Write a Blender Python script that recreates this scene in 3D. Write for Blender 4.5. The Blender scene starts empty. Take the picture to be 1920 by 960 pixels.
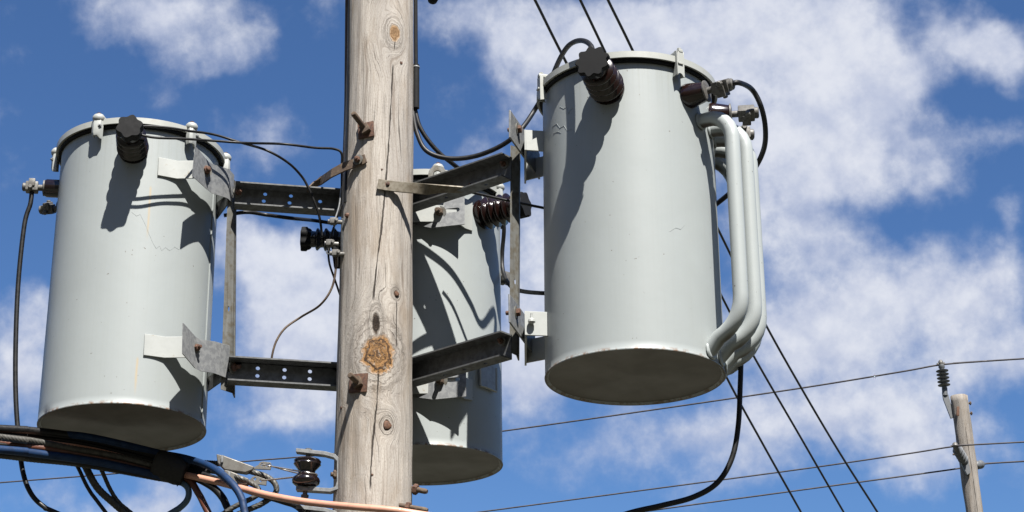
import bpy, bmesh, math, random
import numpy as np
from mathutils import Vector, Matrix, Quaternion
random.seed(7)
R_ = math.radians
sc = bpy.context.scene
COL = sc.collection

# ------------------------------------------------------------------ camera
F_PX, PITCH, ROLL = 3300.0, R_(22.2), R_(-0.6)
CAM = Vector((0, 0, 5.0))
Fw = Vector((0, math.cos(PITCH), math.sin(PITCH)))
R0 = Vector((1, 0, 0)); U0 = R0.cross(Fw)
Rt = math.cos(ROLL) * R0 + math.sin(ROLL) * U0
Up = -math.sin(ROLL) * R0 + math.cos(ROLL) * U0
cd = bpy.data.cameras.new('camera'); cam = bpy.data.objects.new('camera', cd); COL.objects.link(cam)
cd.sensor_width = 36; cd.lens = 36 * F_PX / 1920; cd.clip_start = 0.1; cd.clip_end = 4000
m = Matrix((Rt, Up, -Fw)).transposed().to_4x4(); m.translation = CAM
cam.matrix_world = m
sc.camera = cam

# ------------------------------------------------------------------ light
SUN_AZ, SUN_EL = R_(21), R_(56)          # azimuth measured from behind the camera towards its right
SUN = Vector((math.sin(SUN_AZ) * math.cos(SUN_EL), -math.cos(SUN_AZ) * math.cos(SUN_EL), math.sin(SUN_EL)))
ld = bpy.data.lights.new('sun', 'SUN'); ld.energy = 5.0; ld.angle = R_(0.5); ld.color = (1.0, 0.965, 0.91)
lo = bpy.data.objects.new('sun', ld); COL.objects.link(lo)
lo.rotation_euler = SUN.to_track_quat('Z', 'Y').to_euler()
sc.view_settings.view_transform = 'Standard'; sc.view_settings.look = 'None'
sc.view_settings.exposure = 1.35; sc.view_settings.gamma = 1.0
sc.view_settings.use_curve_mapping = False

def ray(px, py):
    return (Fw + Rt * ((px - 960) / F_PX) - Up * ((py - 480) / F_PX))
def P(px, py, Y):
    d = ray(px, py); return CAM + d * (Y / d.y)
def px_size(px, py, Y):                    # metres covered by one photo pixel there
    d = ray(px, py); return (Y / d.y) / F_PX
def azel(px, py):
    d = ray(px, py).normalized(); return math.atan2(d.x, d.y), math.asin(d.z)

# node helper
class NT:
    def __init__(s, nt): s.nt = nt; s.n = nt.nodes; s.l = nt.links
    def node(s, t, **kw):
        n = s.n.new(t)
        for k, v in kw.items(): setattr(n, k, v)
        return n
    def put(s, sock, v):
        if hasattr(v, 'is_output') or isinstance(v, bpy.types.NodeSocket): s.l.new(v, sock)
        else: sock.default_value = v
    def math(s, op, a, b=0.0, c=None, clamp=False):
        n = s.node('ShaderNodeMath', operation=op, use_clamp=clamp)
        s.put(n.inputs[0], a); s.put(n.inputs[1], b)
        if c is not None: s.put(n.inputs[2], c)
        return n.outputs[0]
    def vmath(s, op, a, b=None):
        n = s.node('ShaderNodeVectorMath', operation=op)
        s.put(n.inputs[0], a)
        if b is not None: s.put(n.inputs[1], b)
        return n.outputs['Value'] if op in ('LENGTH', 'DOT_PRODUCT', 'DISTANCE') else n.outputs['Vector']
    def comb(s, x, y, z):
        n = s.node('ShaderNodeCombineXYZ')
        for i, v in enumerate((x, y, z)): s.put(n.inputs[i], v)
        return n.outputs[0]
    def sep(s, v):
        n = s.node('ShaderNodeSeparateXYZ'); s.put(n.inputs[0], v); return n.outputs
    def noise(s, vec, scale, detail=4, rough=0.5, dist=0.0, color=False):
        n = s.node('ShaderNodeTexNoise'); s.put(n.inputs['Vector'], vec)
        n.inputs['Scale'].default_value = scale; n.inputs['Detail'].default_value = detail
        n.inputs['Roughness'].default_value = rough; n.inputs['Distortion'].default_value = dist
        return n.outputs['Color' if color else 'Fac']
    def rng(s, v, a, b, c=0.0, d=1.0, smooth=True):
        n = s.node('ShaderNodeMapRange', interpolation_type='SMOOTHSTEP' if smooth else 'LINEAR')
        s.put(n.inputs[0], v)
        for i, q in enumerate((a, b, c, d)): s.put(n.inputs[1 + i], q)
        return n.outputs[0]
    def mix(s, f, a, b, mode='MIX'):
        n = s.node('ShaderNodeMix', data_type='RGBA', blend_type=mode)
        s.put(n.inputs[0], f)
        s.put(n.inputs[6], a if not isinstance(a, tuple) else (*a, 1)[:4]); s.put(n.inputs[7], b if not isinstance(b, tuple) else (*b, 1)[:4])
        return n.outputs[2]
    def bump(s, h, strength, dist):
        n = s.node('ShaderNodeBump'); s.put(n.inputs['Height'], h)
        n.inputs['Strength'].default_value = strength; n.inputs['Distance'].default_value = dist
        return n.outputs[0]

# ------------------------------------------------------------------ sky with clouds
world = bpy.data.worlds.new('World'); sc.world = world; world.use_nodes = True
W = NT(world.node_tree); W.n.clear()
sky = W.node('ShaderNodeTexSky', sky_type='NISHITA')
sky.sun_disc = False; sky.sun_elevation = SUN_EL; sky.sun_rotation = math.atan2(SUN.x, SUN.y)
sky.air_density = 1.0; sky.dust_density = 0.15; sky.ozone_density = 3.0; sky.altitude = 200
tc = W.node('ShaderNodeTexCoord')
dirv = tc.outputs['Generated']
sx, sy, sz = W.sep(dirv)
az = W.math('ARCTAN2', sx, sy); el = W.math('ARCSINE', sz)
# warp so that no cloud keeps a plain outline
wn = W.noise(dirv, 9.0, 5, 0.6, 0, True)
wx, wy, wz = W.sep(wn)
azw = W.math('MULTIPLY_ADD', W.math('SUBTRACT', wx, 0.5), 0.10, az)
elw = W.math('MULTIPLY_ADD', W.math('SUBTRACT', wy, 0.5), 0.08, el)
pos = W.comb(azw, elw, 0.0)
# cloud masses: position in the sky (given as the photo's pixels, turned into azimuth/elevation), width, height, density
CLOUDS = [
 (1550, 600, 480, 260, .22), (520, 800, 420, 120, .22), (1050, 450, 200, 320, .25), (1300, 120, 500, 160, .2), (540, 640, 110, 120, .3), (480, 420, 70, 60, .3), (1750, 330, 70, 50, .3),
 (330, 30, 200, 95, .85), (230, 10, 110, 70, .35), (320, 165, 90, 55, .48), (500, 240, 120, 80, .6), (620, 15, 70, 55, .4), (440, 110, 90, 40, .35), (160, 60, 80, 50, .25),
 (540, 490, 170, 100, 1.0), (600, 610, 150, 110, .85), (520, 700, 150, 110, .62), (600, 790, 130, 60, .5), (60, 580, 110, 80, .7), (20, 690, 100, 90, .75), (60, 760, 100, 60, .5),
 (230, 945, 140, 70, .7), (270, 950, 60, 40, .35), (60, 900, 60, 40, .3),
 (900, 40, 120, 80, .6), (1010, 150, 90, 80, .6), (1080, 60, 160, 90, .75), (1250, 30, 230, 90, .8), (1450, 70, 220, 90, .85), (1620, 80, 160, 90, .9),
 (1560, 190, 220, 100, .85), (1660, 300, 160, 90, .75), (1500, 300, 170, 110, .75), (1700, 170, 90, 60, .5), (1850, 90, 100, 80, .85), (1900, 130, 70, 60, .5), (1870, 245, 90, 40, .55),
 (1480, 420, 130, 90, .6), (1560, 500, 170, 90, .62), (1800, 500, 120, 70, .75), (1740, 560, 150, 60, .55), (1900, 390, 50, 50, .45),
 (1460, 620, 170, 90, .55), (1640, 610, 200, 70, .6), (1880, 640, 140, 90, .7), (1700, 720, 250, 100, .62), (1500, 800, 260, 90, .55), (1780, 850, 200, 80, .5), (1350, 900, 180, 70, .42), (1080, 850, 160, 90, .38),
 (1000, 560, 110, 180, .7), (990, 420, 90, 100, .5), (960, 720, 100, 80, .45), (870, 520, 80, 80, .4), (1250, 800, 140, 60, .35), (1000, 640, 80, 90, .4)]
acc = None
for (cx, cy, rx, ry, wgt) in CLOUDS:
    a0, e0 = azel(cx, cy)
    v = W.vmath('MULTIPLY', W.vmath('SUBTRACT', pos, (a0, e0, 0)), (F_PX * 0.93 / rx, F_PX / ry, 0))
    g = W.rng(W.vmath('LENGTH', v), 0.0, 1.45, wgt, 0.0)
    acc = g if acc is None else W.math('ADD', acc, g)
n_big = W.noise(dirv, 17.0, 9, 0.6)
n_lit = W.noise(W.vmath('ADD', dirv, (0.0035, 0.0, 0.009)), 17.0, 5, 0.6)
vor = W.node('ShaderNodeTexVoronoi', feature='SMOOTH_F1'); W.put(vor.inputs['Vector'], W.vmath('ADD', dirv, W.vmath('MULTIPLY', wn, (.02, .02, .02)))); vor.inputs['Scale'].default_value = 34.0; vor.inputs['Smoothness'].default_value = .5
n_small = W.math('ADD', W.math('MULTIPLY', W.noise(dirv, 70.0, 8, 0.62), 0.6), W.math('MULTIPLY', W.math('SUBTRACT', 0.75, vor.outputs['Distance']), 0.55))
n_wide = W.noise(dirv, 3.0, 5, 0.6)
# elsewhere in the sky: scattered cloud of the same kind
infr = W.rng(W.vmath('LENGTH', W.vmath('SUBTRACT', W.comb(az, el, 0.0), (0.0, R_(22.0), 0.0))), 0.33, 0.55)
acc = W.math('ADD', acc, W.math('MULTIPLY', infr, W.rng(n_wide, 0.5, 0.66, 0, .8)))
dens = W.math('ADD', acc, W.math('MULTIPLY', W.math('SUBTRACT', n_big, 0.5), 1.7))
dens = W.math('ADD', dens, W.math('MULTIPLY', W.math('SUBTRACT', n_small, 0.5), 0.5))
mask = W.rng(dens, 0.10, 1.0, 0.0, 0.97)
shade = W.noise(dirv, 22.0, 5, 0.55)
lit = W.math('SUBTRACT', n_big, n_lit)
ccol = W.mix(W.rng(W.math('ADD', W.math('MULTIPLY', lit, 2.2), W.math('MULTIPLY_ADD', shade, 0.6, W.math('MULTIPLY', dens, 0.3))), 0.2, 1.05), (3.9, 4.3, 5.5), (5.85, 6.05, 6.65))
skyc = W.mix(1.0, sky.outputs[0], (0.50, 0.68, 0.90), 'MULTIPLY')
col = W.mix(mask, skyc, ccol)
bg = W.node('ShaderNodeBackground'); W.l.new(col, bg.inputs[0]); bg.inputs[1].default_value = 0.052
wo = W.node('ShaderNodeOutputWorld'); W.l.new(bg.outputs[0], wo.inputs[0])

# ------------------------------------------------------------------ materials
def mat(name, rough=0.5, metal=0.0, spec=0.5):
    mt = bpy.data.materials.new(name); mt.use_nodes = True
    T = NT(mt.node_tree); b = T.n['Principled BSDF']
    b.inputs['Roughness'].default_value = rough; b.inputs['Metallic'].default_value = metal
    b.inputs['Specular IOR Level'].default_value = spec
    return mt, T, b
def simple(name, c, c2=None, rough=0.5, metal=0.0, scale=30, bump=0.0, spec=0.5, lo=0.4, hi=0.65):
    mt, T, b = mat(name, rough, metal, spec)
    co = T.node('ShaderNodeTexCoord').outputs['Object']
    n = T.noise(co, scale, 6, 0.65)
    T.l.new(T.mix(T.rng(n, lo, hi), c, c2 or tuple(x * 0.75 for x in c)), b.inputs['Base Color'])
    T.l.new(T.rng(n, 0.2, 0.8, max(rough - .1, .05), min(rough + .12, 1)), b.inputs['Roughness'])
    if bump: T.l.new(T.bump(n, bump, 0.004), b.inputs['Normal'])
    return mt

def paint_material(name, base, streaks, H, smudge=None):
    mt, T, b = mat(name, 0.42, 0.0, 0.4)
    co = T.node('ShaderNodeTexCoord').outputs['Object']
    x, y, z = T.sep(co)
    phi = T.math('ARCTAN2', x, T.math('MULTIPLY', y, -1.0))
    big = T.noise(co, 4.0, 4, 0.6)
    st = T.noise(T.comb(T.math('MULTIPLY', phi, 12.0), T.math('MULTIPLY', z, 0.6), 0.0), 2.5, 5, 0.6)
    fine = T.noise(co, 260.0, 2, 0.5)
    c = T.mix(T.rng(big, 0.3, 0.7), base, tuple(q * 0.93 for q in base))
    c = T.mix(T.math('MULTIPLY', T.rng(st, 0.42, 0.78), 0.17), c, tuple(q * k for q, k in zip(base, (0.82, 0.80, 0.74))))
    # specks of chipped paint
    spk = T.noise(co, 75.0, 2, 0.5)
    c = T.mix(T.rng(spk, 0.75, 0.77), c, (0.10, 0.085, 0.07))
    # rust along the bottom weld and the top rim
    rn = T.noise(co, 38.0, 5, 0.7)
    low = T.rng(z, 0.001, 0.016, 1.0, 0.0)
    c = T.mix(T.math('MULTIPLY', T.math('MULTIPLY', low, T.rng(rn, 0.45, 0.6)), 0.85), c, (0.13, 0.065, 0.03))
    for (ph, z0, z1, wd, s) in streaks:      # rust runs that start at a weld
        wob = T.math('MULTIPLY', T.math('SUBTRACT', T.noise(T.comb(0.0, 0.0, z), 9.0, 2, 0.5), 0.5), 0.02)
        d = T.math('ABSOLUTE', T.math('SUBTRACT', T.math('ADD', phi, wob), ph))
        k = T.math('MULTIPLY', T.rng(d, 0.0, wd, 1.0, 0.0), T.math('MULTIPLY', T.rng(z, z0, z0 + 0.08), T.rng(z, z1 - 0.01, z1 + 0.005, 1.0, 0.0)))
        c = T.mix(T.math('MULTIPLY', k, s), c, (0.36, 0.25, 0.11))
    if smudge:                               # scuffed, blackened paint at the bottom edge
        sm = T.math('MULTIPLY', T.rng(T.math('ABSOLUTE', T.math('SUBTRACT', phi, smudge)), 0.0, 0.2, 1.0, 0.0), T.rng(z, 0.0, 0.05, 1.0, 0.0))
        c = T.mix(T.math('MULTIPLY', sm, T.rng(rn, 0.3, 0.6)), c, (0.03, 0.028, 0.026))
    # grime that has run down from the lid
    gr = T.math('MULTIPLY', T.rng(z, H - 0.22, H, 0.0, 1.0), T.rng(st, 0.45, 0.7))
    c = T.mix(T.math('MULTIPLY', gr, 0.22), c, tuple(q * k for q, k in zip(base, (0.66, 0.63, 0.57))))
    # dirty underside
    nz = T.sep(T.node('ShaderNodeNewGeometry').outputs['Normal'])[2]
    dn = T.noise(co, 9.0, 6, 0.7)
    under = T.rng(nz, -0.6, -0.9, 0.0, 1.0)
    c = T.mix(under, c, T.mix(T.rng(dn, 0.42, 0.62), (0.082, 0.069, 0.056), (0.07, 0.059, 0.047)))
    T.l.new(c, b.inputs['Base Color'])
    T.l.new(T.rng(big, 0.3, 0.7, 0.36, 0.5), b.inputs['Roughness'])
    h = T.math('ADD', T.math('MULTIPLY', big, 1.0), T.math('MULTIPLY', fine, 0.02))
    T.l.new(T.bump(h, 0.10, 0.012), b.inputs['Normal'])
    return mt

PAINT = (0.266, 0.287, 0.284)
M_LID = simple('lid_paint', (0.2983, 0.306, 0.2831), (0.2525, 0.2448, 0.2142), 0.4, 0, 25, 0.1, lo=.55, hi=.75)
M_CLAMP = simple('clamp_paint', (0.295, 0.305, 0.29), (0.19, 0.15, 0.095), 0.45, 0, 30, 0.1, lo=.6, hi=.74)
M_GALV = simple('galvanised_steel', (0.1963, 0.2009, 0.2009), (0.1339, 0.1384, 0.1428), 0.5, 0.2, 55, 0.08, lo=.42, hi=.58)
M_GALV_SHADE = simple('dull_shaded_galvanised_steel', (0.092, 0.095, 0.096), (0.058, 0.059, 0.058), 0.6, 0.2, 45, 0.06)  # shade on the arms is partly put into this base colour
M_EDGE = simple('weathered_bar_steel', (0.1275, 0.1275, 0.1179), (0.08288, 0.07331, 0.05419), 0.6, 0.15, 35, 0.06)
M_RUST = simple('rusty_steel', (0.09775, 0.0442, 0.0238), (0.04675, 0.0238, 0.017), 0.8, 0.0, 90, 0.3)
M_RUST_SHADE = simple('dark_rusty_shaded_steel', (0.06375, 0.0408, 0.0255), (0.136, 0.102, 0.06375), 0.75, 0.0, 70, 0.3, lo=.5, hi=.7)  # rust tone of bolts and fittings; on the left brace it paints shade
M_STRAP = simple('tarnished_strap_steel', (0.1275, 0.1105, 0.08075), (0.0765, 0.0595, 0.0357), 0.6, 0.2, 45, 0.12)
M_PORC = simple('brown_glazed_porcelain', (0.01, 0.003398, 0.002399), (0.007196, 0.002399, 0.001799), 0.2, 0, 20, 0.0, 0.6)
M_PORC2 = simple('dark_glazed_porcelain', (0.007854, 0.003927, 0.003927), (0.005355, 0.003213, 0.00357), 0.14, 0, 20, 0.0, 0.7)
M_CAP = simple('black_rubber', (0.00578, 0.00578, 0.00612), (0.00884, 0.00884, 0.00918), 0.75, 0, 60, 0.05, 0.2)
M_BLACK = simple('black_cable_jacket', (0.00408, 0.00408, 0.00442), (0.0068, 0.00646, 0.00646), 0.5, 0, 50, 0.03, 0.35)
M_BLUE = simple('blue_cable_jacket', (0.0045, 0.024, 0.075), (0.0035, 0.016, 0.05), 0.6, 0, 40, 0.03, 0.3)
M_SALMON = simple('salmon_cable_jacket', (0.45, 0.235, 0.165), (0.38, 0.19, 0.13), 0.4, 0, 30, 0.03)
M_BROWN = simple('brown_cable_jacket', (0.099, 0.03375, 0.018), (0.0675, 0.0225, 0.0135), 0.45, 0, 30, 0.03)
M_SLATE = simple('slate_blue_cable_jacket', (0.05625, 0.0975, 0.1425), (0.0375, 0.0675, 0.0975), 0.45, 0, 30, 0.03)
M_STRAND = simple('weathered_aluminium_strand', (0.06338, 0.06094, 0.05363), (0.039, 0.03656, 0.03169), 0.55, 0.3, 60, 0.1)
M_WIRE = simple('dark_line_wire', (0.0135, 0.0135, 0.015), (0.0195, 0.0195, 0.021), 0.5, 0, 10)
M_FARW = simple('weathered_line_wire', (0.04125, 0.0375, 0.04125), (0.06, 0.0525, 0.0525), 0.6, 0, 10)
M_ZINC = simple('cast_zinc_terminal', (0.1145, 0.1097, 0.09991), (0.06825, 0.06338, 0.05606), 0.55, 0.2, 70, 0.25)
M_ALU = simple('dull_aluminium_casting', (0.155, 0.1488, 0.1333), (0.1054, 0.0961, 0.0837), 0.45, 0.35, 40, 0.08)
M_BRIGHT = simple('bright_bail_wire', (0.33, 0.308, 0.275), (0.2475, 0.22, 0.198), 0.3, 0.7, 40)
M_TAPE = simple('black_tape', (0.0056, 0.0052, 0.0052), (0.0088, 0.008, 0.008), 0.7, 0, 80, 0.4)
M_GREYINS = simple('grey_polymer', (0.10, 0.105, 0.11), (0.07, 0.075, 0.08), 0.5, 0, 30)
M_PLATE = simple('pale_nameplate', (0.29, 0.30, 0.30), (0.22, 0.225, 0.225), 0.45, 0.2, 35, 0.05)
M_DARKEND = simple('knot_wood', (0.11, 0.05, 0.025), (0.05, 0.025, 0.015), 0.8, 0, 120, 0.5)

def wood_material(name, knots, cracks, tone=1.0, seed=0.0):
    """weathered grey pole wood; UV = metres round the pole and up it"""
    mt, T, b = mat(name, 0.82, 0.0, 0.15)
    uv = T.node('ShaderNodeUVMap').outputs[0]
    u, v, _ = T.sep(uv)
    low = T.noise(T.comb(T.math('MULTIPLY', u, 7.0), T.math('MULTIPLY', v, 1.6), seed), 1.0, 3, 0.5)
    mid = T.noise(T.comb(T.math('MULTIPLY', u, 26.0), T.math('MULTIPLY', v, 5.0), seed + 3), 1.0, 3, 0.55)
    g = T.math('ADD', u, T.math('MULTIPLY_ADD', T.math('SUBTRACT', low, 0.5), 0.075, T.math('MULTIPLY', T.math('SUBTRACT', mid, 0.5), 0.009)))
    core = None
    for (u0, v0, ru, rv, reach, cm) in knots:
        ry_k = ru > .0185 or cm == 'c'
        q = T.comb(T.math('DIVIDE', T.math('SUBTRACT', u, u0), ru), T.math('DIVIDE', T.math('SUBTRACT', v, v0), rv), 0.0)
        q = T.vmath('ADD', q, T.vmath('MULTIPLY', T.vmath('SUBTRACT', T.noise(uv, 34.0, 5, 0.65, 0, True), (.5, .5, .5)), (0.95, 0.75, 0) if ry_k else (.55, .55, 0)))
        d = T.vmath('LENGTH', q)
        w = T.rng(d, 0.9, reach * 1.35, 1.0, 0.0)
        g = T.math('ADD', T.math('MULTIPLY', g, T.math('SUBTRACT', 1.0, w)), T.math('MULTIPLY', w, T.math('MULTIPLY', d, ru * 1.0)))
        k = (T.rng(d, 0.72, 1.0, 1.0, 0.0), cm, d)
        core = (core or []) + [k]
    fine = T.noise(T.comb(T.math('MULTIPLY', g, 420.0), T.math('MULTIPLY', v, 9.0), seed), 1.0, 3, 0.55)
    ring = T.noise(T.comb(T.math('MULTIPLY', g, 150.0), T.math('MULTIPLY', v, 2.0), seed + 9), 1.0, 2, 0.5)
    wide = T.noise(T.comb(T.math('MULTIPLY', u, 14.0), T.math('MULTIPLY', v, 1.1), seed + 5), 1.0, 4, 0.6)
    blot = T.noise(T.comb(T.math('MULTIPLY', u, 30.0), T.math('MULTIPLY', v, 12.0), seed + 7), 1.0, 5, 0.65)
    L = tuple(q * tone for q in (0.385, 0.352, 0.312)); D = tuple(q * tone for q in (0.15, 0.125, 0.103)); G = tuple(q * tone for q in (0.29, 0.268, 0.243))
    c = T.mix(T.rng(wide, 0.35, 0.68), L, G)
    c = T.mix(T.math('MULTIPLY', T.rng(ring, 0.46, 0.74), 0.34), c, D)
    c = T.mix(T.math('MULTIPLY', T.rng(fine, 0.46, 0.72), 0.6), c, D)
    spk = T.noise(T.comb(T.math('MULTIPLY', u, 330.0), T.math('MULTIPLY', v, 110.0), seed + 11), 1.0, 3, 0.7)
    c = T.mix(T.math('MULTIPLY', T.rng(spk, 0.48, 0.75), 0.62), c, D)
    stain = T.noise(T.comb(T.math('MULTIPLY', u, 9.0), T.math('MULTIPLY', v, 2.6), seed + 31), 1.0, 5, 0.65)
    c = T.mix(T.math('MULTIPLY', T.rng(stain, 0.46, 0.7), 0.62), c, tuple(q * tone for q in (0.20, 0.155, 0.11)))
    c = T.mix(T.math('MULTIPLY', T.rng(blot, 0.56, 0.74), 0.4), c, tuple(q * tone for q in (0.135, 0.11, 0.09)))
    dst = T.noise(T.comb(T.math('MULTIPLY', g, 60.0), T.math('MULTIPLY', v, 1.3), seed + 41), 1.0, 3, 0.6)
    c = T.mix(T.math('MULTIPLY', T.rng(dst, 0.55, 0.72), 0.55), c, tuple(q * tone for q in (0.14, 0.11, 0.085)))
    # short drying checks
    chk = T.noise(T.comb(T.math('MULTIPLY', g, 300.0), T.math('MULTIPLY', v, 3.5), seed + 20), 1.0, 1, 0.4)
    ck = T.rng(chk, 0.685, 0.73)
    c = T.mix(T.math('MULTIPLY', ck, 0.75), c, (0.05, 0.04, 0.032))
    h = T.math('ADD', T.math('MULTIPLY', ring, -0.35), T.math('MULTIPLY', fine, -0.6))
    h = T.math('ADD', h, T.math('MULTIPLY', spk, -0.5))
    h = T.math('ADD', h, T.math('MULTIPLY', ck, -1.2))
    for (pts, wd) in cracks:                 # long seasoning cracks
        n = T.node('ShaderNodeFloatCurve')
        v0, v1 = pts[0][1], pts[-1][1]
        us = [p[0] for p in pts]; ua, ub = min(us) - .02, max(us) + .02
        cv = n.mapping.curves[0]
        while len(cv.points) < len(pts): cv.points.new(0.5, 0.5)
        for i, (pu, pv) in enumerate(pts): cv.points[i].location = ((pv - v0) / (v1 - v0), (pu - ua) / (ub - ua))
        n.mapping.update()
        T.put(n.inputs['Value'], T.rng(v, v0, v1, 0, 1, False))
        uc = T.math('MULTIPLY_ADD', n.outputs[0], ub - ua, ua)
        uc = T.math('ADD', uc, T.math('MULTIPLY', T.math('SUBTRACT', T.noise(T.comb(0.0, 0.0, v), 22.0, 4, 0.6), 0.5), 0.008))
        wv = T.math('MULTIPLY', T.rng(T.noise(T.comb(1.0, 0.0, v), 8.0, 3, 0.6), 0.3, 0.7, 0.25, 1.0), wd)
        dd = T.math('ABSOLUTE', T.math('SUBTRACT', u, uc))
        inr = T.math('MULTIPLY', T.rng(v, v0, v0 + .03), T.rng(v, v1 - .03, v1, 1.0, 0.0))
        kk = T.math('MULTIPLY', T.math('SUBTRACT', 1.0, T.rng(T.math('DIVIDE', dd, wv), 0.5, 1.1)), inr)
        c = T.mix(T.math('MULTIPLY', kk, 0.92), c, (0.028, 0.022, 0.018))
        h = T.math('ADD', h, T.math('MULTIPLY', kk, -3.0))
    for (k, cm, d) in (core or []):
        halo = T.math('MULTIPLY', T.rng(d, 2.6, 0.95, 0.0, 1.0), T.rng(T.noise(T.comb(T.math('MULTIPLY', d, 11.0), T.math('MULTIPLY', blot, 1.5), 2.0), 1.0, 2, 0.5), 0.5, 0.62))
        c = T.mix(T.math('MULTIPLY', halo, 0.55), c, (0.10, 0.075, 0.055)); h = T.math('ADD', h, T.math('MULTIPLY', halo, -0.9))
        rg = T.noise(T.comb(T.math('MULTIPLY', d, 7.0), T.math('MULTIPLY', blot, 2.0), 0.0), 1.6, 3, 0.6)
        dk, lt = ((0.04, 0.02, 0.011), (0.31, 0.165, 0.06)) if cm == 'o' else (((0.008, 0.006, 0.005), (0.035, 0.022, 0.014)) if cm == 'c' else ((0.02, 0.013, 0.009), (0.10, 0.05, 0.025)) if cm == 'd' else ((0.15, 0.08, 0.035), (0.34, 0.215, 0.11)))
        kc = T.mix(T.rng(rg, 0.38, 0.6), dk, lt)
        if cm == 'o':
            pn = T.noise(T.comb(T.math('MULTIPLY', u, 60.0), T.math('MULTIPLY', v, 45.0), 3.3), 1.0, 4, 0.6)
            kc = T.mix(T.rng(pn, 0.60, 0.66), kc, (0.035, 0.02, 0.012)); kc = T.mix(T.rng(pn, 0.42, 0.34, 0, .6), kc, (0.30, 0.25, 0.20))
        c = T.mix(T.math('MULTIPLY', k, 0.95), c, kc)
        h = T.math('ADD', h, T.math('MULTIPLY', T.math('MULTIPLY', k, rg), -2.0))
    T.l.new(c, b.inputs['Base Color'])
    T.l.new(T.bump(h, 0.85, 0.0032), b.inputs['Normal'])
    return mt

# ------------------------------------------------------------------ mesh builder
def frame(o, ax, ref=Vector((0, 0, 1))):
    z = Vector(ax).normalized()
    if abs(z.dot(ref)) > 0.98: ref = Vector((0, 1, 0))
    x = ref.cross(z).normalized(); y = z.cross(x)
    M = Matrix((x, y, z)).transposed().to_4x4(); M.translation = o
    return M
class MB:
    def __init__(s): s.bm = bmesh.new()
    def grid(s, rings, close=True, cap=True):
        vs = [[s.bm.verts.new(p) for p in r] for r in rings]
        for a, b in zip(vs, vs[1:]):
            n = len(a)
            for i in range(n if close else n - 1):
                j = (i + 1) % n
                try: s.bm.faces.new((a[i], a[j], b[j], b[i]))
                except ValueError: pass
        if cap:
            for r in (vs[0], vs[-1]):
                try: s.bm.faces.new(r)
                except ValueError: pass
        return s
    def lathe(s, M, prof, seg=32, lobes=0, amp=0.0, a0=0.0):
        rings = []
        for (r, h) in prof:
            r = max(r, 1e-4)
            rings.append([M @ Vector((r * (1 + amp * math.cos(lobes * t)) * math.cos(t + a0), r * (1 + amp * math.cos(lobes * t)) * math.sin(t + a0), h))
                          for t in [2 * math.pi * i / seg for i in range(seg)]])
        return s.grid(rings)
    def box(s, M, sx, sy, sz, bev=0.0):
        r = bmesh.ops.create_cube(s.bm, size=1.0, matrix=M @ Matrix.Diagonal((sx, sy, sz, 1)))
        if bev:
            es = list({e for v in r['verts'] for e in v.link_edges})
            bmesh.ops.bevel(s.bm, geom=es, offset=bev, segments=2, affect='EDGES', profile=0.7)
        return s
    def cyl(s, a, b, r, seg=16, r2=None):
        a, b = Vector(a), Vector(b); L = (b - a).length
        return s.lathe(frame(a, b - a), [(r, 0), (r if r2 is None else r2, L)], seg)
    def tube(s, pts, r, seg=10, strand=0, pitch=0.06, smooth=True):
        pts = spline([Vector(p) for p in pts]) if smooth and len(pts) > 2 else [Vector(p) for p in pts]
        if strand:                       # dense enough to show the lay of the strands
            pts = resample(pts, 0.008); seg = strand * 4
        rings = []; t0 = (pts[1] - pts[0]).normalized(); nrm = t0.orthogonal().normalized(); dist = 0
        for i, p in enumerate(pts):
            t = (pts[min(i + 1, len(pts) - 1)] - pts[max(i - 1, 0)]).normalized()
            nrm = (nrm - t * nrm.dot(t)).normalized(); bn = t.cross(nrm)
            if i: dist += (pts[i] - pts[i - 1]).length
            rr = r(i / (len(pts) - 1)) if callable(r) else r
            ring = []
            for k in range(seg):
                a = 2 * math.pi * k / seg
                q = rr * (1 + (0.13 * math.cos(strand * a)) if strand else rr / rr)
                q = rr * (0.9 + 0.12 * abs(math.cos(strand * a / 2))) if strand else rr
                aa = a + (2 * math.pi * dist / (pitch * 1.6) if strand else 0)
                ring.append(p + nrm * (q * math.cos(aa)) + bn * (q * math.sin(aa)))
            rings.append(ring)
        return s.grid(rings)
    def prism(s, pts, tv, holes=()):
        """closed outline (3-D, roughly planar) given thickness tv; holes = further outlines"""
        tv = Vector(tv); edges = []
        for loop in (pts, *holes):
            vs = [s.bm.verts.new(p) for p in loop]
            edges += [s.bm.edges.new((vs[i], vs[(i + 1) % len(vs)])) for i in range(len(vs))]
        fs = bmesh.ops.triangle_fill(s.bm, use_beauty=True, use_dissolve=True, edges=edges)['geom']
        fs = [f for f in fs if isinstance(f, bmesh.types.BMFace)]
        ex = bmesh.ops.extrude_face_region(s.bm, geom=fs, use_keep_orig=True)['geom']
        bmesh.ops.translate(s.bm, verts=[v for v in ex if isinstance(v, bmesh.types.BMVert)], vec=tv)
        return s
    def strip(s, lo, hi, tv):
        """bent plate: lower and upper polylines, thickness tv"""
        n = len(lo); tv = Vector(tv)
        rings = []
        for a, b in zip(lo, hi):
            a, b = Vector(a), Vector(b); rings.append([a, b, b + tv, a + tv])
        return s.grid(rings)
    def hexbolt(s, o, ax, r=0.012, h=0.012, shank=0.0, rs=None):
        M = frame(o, ax)
        s.lathe(M, [(r * .9, 0), (r, 0.001), (r, h * .8), (r * .8, h)], 6, a0=random.random())
        if shank: s.lathe(M, [(rs or r * .5, h), (rs or r * .5, h + shank * .9), ((rs or r * .5) * .8, h + shank)], 12)
        return s

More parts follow.
